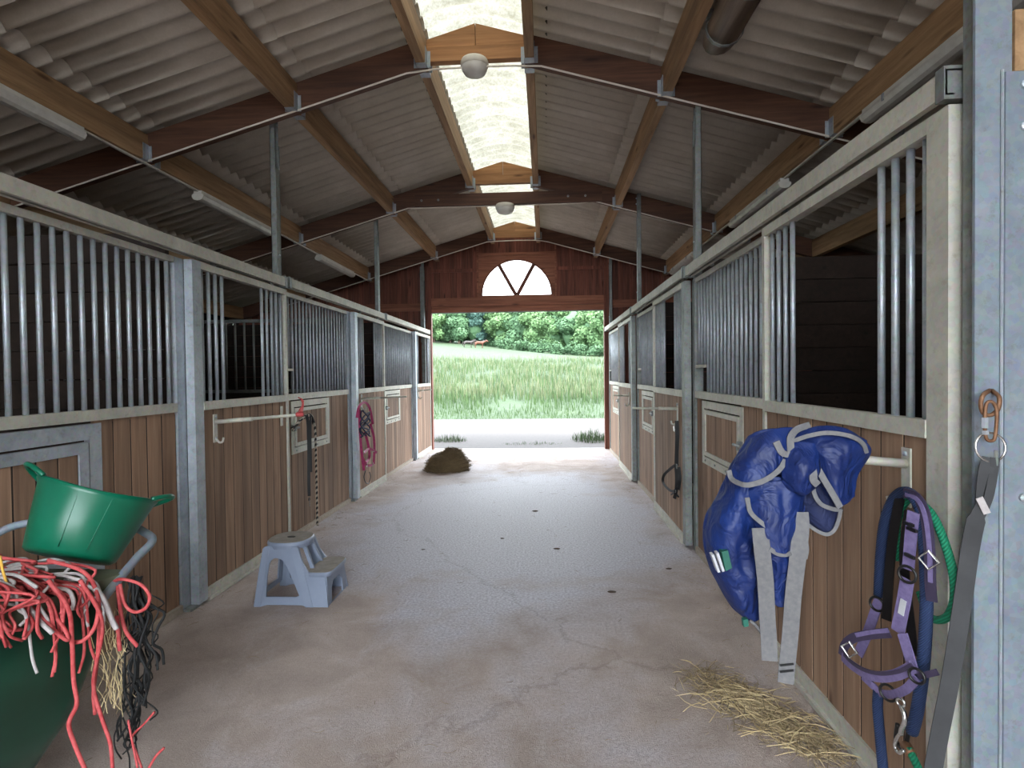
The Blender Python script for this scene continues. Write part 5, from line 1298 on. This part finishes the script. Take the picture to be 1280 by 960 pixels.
    # front flap over the wall end of the rack
    loft([[(990, 545, 2.0), (1018, 533, 1.97), (1052, 534, 1.96), (1082, 548, 1.98)], [(1000, 560, 1.97), (1030, 555, 1.91), (1062, 556, 1.90), (1090, 565, 1.96)], [(1012, 585, 1.96), (1036, 585, 1.90), (1058, 586, 1.90), (1074, 590, 1.95)], [(1026, 608, 1.96), (1042, 612, 1.905), (1056, 612, 1.91), (1069, 612, 1.95)], [(1038, 625, 1.96), (1049, 632, 1.92), (1058, 630, 1.925), (1068, 620, 1.955)]], 'front_flap', 'rug', t, wr=.010, seed=7)
    bind([(1006, 556, 1.96), (1016, 575, 1.925), (1029, 598, 1.91), (1041, 618, 1.905), (1050, 634, 1.91)], .02)
    bind([(990, 552, 1.96), (1010, 545, 1.93), (1035, 541, 1.91), (1062, 545, 1.90), (1078, 554, 1.92), (1083, 566, 1.94)], .014)
    # dark lining hanging under the flap
    loft([[(998, 612, 2.02), (1015, 605, 1.99), (1035, 608, 1.98), (1052, 622, 1.99)], [(1002, 635, 2.02), (1018, 632, 1.98), (1036, 635, 1.975), (1052, 640, 1.99)], [(1010, 652, 2.02), (1024, 655, 1.985), (1038, 656, 1.985), (1048, 652, 2.0)], [(1022, 662, 2.02), (1032, 668, 2.0), (1040, 666, 2.0), (1045, 660, 2.01)]], 'lining_fold', 'rug_in', t, wr=.008, seed=8)
    bind([(1010, 656, 2.0), (1022, 664, 1.985), (1034, 668, 1.98), (1043, 662, 1.98), (1048, 650, 1.975), (1051, 636, 1.96)], .012)
    bind([(1016, 606, 1.965), (1018, 618, 1.96), (1026, 630, 1.955), (1040, 636, 1.955), (1049, 637, 1.95)], .014)
    # belly straps
    MB().ribbon(smooth_path([at_y(u, v, y) for u, v, y in ((950, 660, 1.93), (953, 690, 1.93), (957, 730, 1.95), (959, 770, 1.97), (961, 800, 1.98), (962, 826, 1.98))], 5), .052, .004, (-.2, -1, 0)).build('belly_strap', 'grey_strap', t)
    MB().ribbon(smooth_path([at_y(u, v, y) for u, v, y in ((1000, 640, 1.935), (1001, 660, 1.93), (998, 690, 1.93), (992, 740, 1.95), (988, 790, 1.97), (984, 830, 1.98), (982, 854, 1.98))], 5), .052, .004, (-.2, -1, 0)).build('belly_strap', 'grey_strap', t)
    MB().ribbon(smooth_path([at_y(u, v, y) for u, v, y in ((1004, 668, 1.95), (1007, 685, 1.95), (1005, 698, 1.95))], 4), .02, .008, (-.2, -1, 0)).build('strap_keeper', 'grey_strap', t)
    for v in (832, 840): MB().ribbon([at_y(975, v, 1.972), at_y(992, v - 2, 1.972)], .006, .004, (-.2, -1, 0)).build('stitch_line', 'black_strap', t)
    # printed label with two white stripes
    def quad(px, mat, name, y=2.0, th=.004):
        q = [at_y(u, v, yy) for u, v, yy in px]; MB().hexa([p + Vector((.0, th, 0)) for p in q] + q).build(name, mat, t)
    quad([(902, 690, 1.975), (910, 688, 1.972), (915, 710, 1.972), (907, 714, 1.975)], 'green_lab', 'label', th=.03)
    quad([(895.5, 692, 1.982), (898.5, 691, 1.98), (906, 714, 1.974), (903, 715, 1.977)], 'white_tag', 'label_stripe', th=.03)
    quad([(889.5, 694, 1.995), (892.5, 693, 1.992), (900.5, 715, 1.98), (897.5, 716, 1.983)], 'white_tag', 'label_stripe', th=.03)
    quad([(929, 775, 2.0), (935, 774, 2.0), (936, 783, 2.0), (930, 784, 2.0)], 'green_lab', 'tail_label', th=.02)
    MB().tube(smooth_path([at_y(u, v, 2.0) for u, v in ((937, 776), (943, 780), (949, 787), (952, 792))], 4), .006, 6).build('tail_cord', 'grey_strap', t, True)
rug()
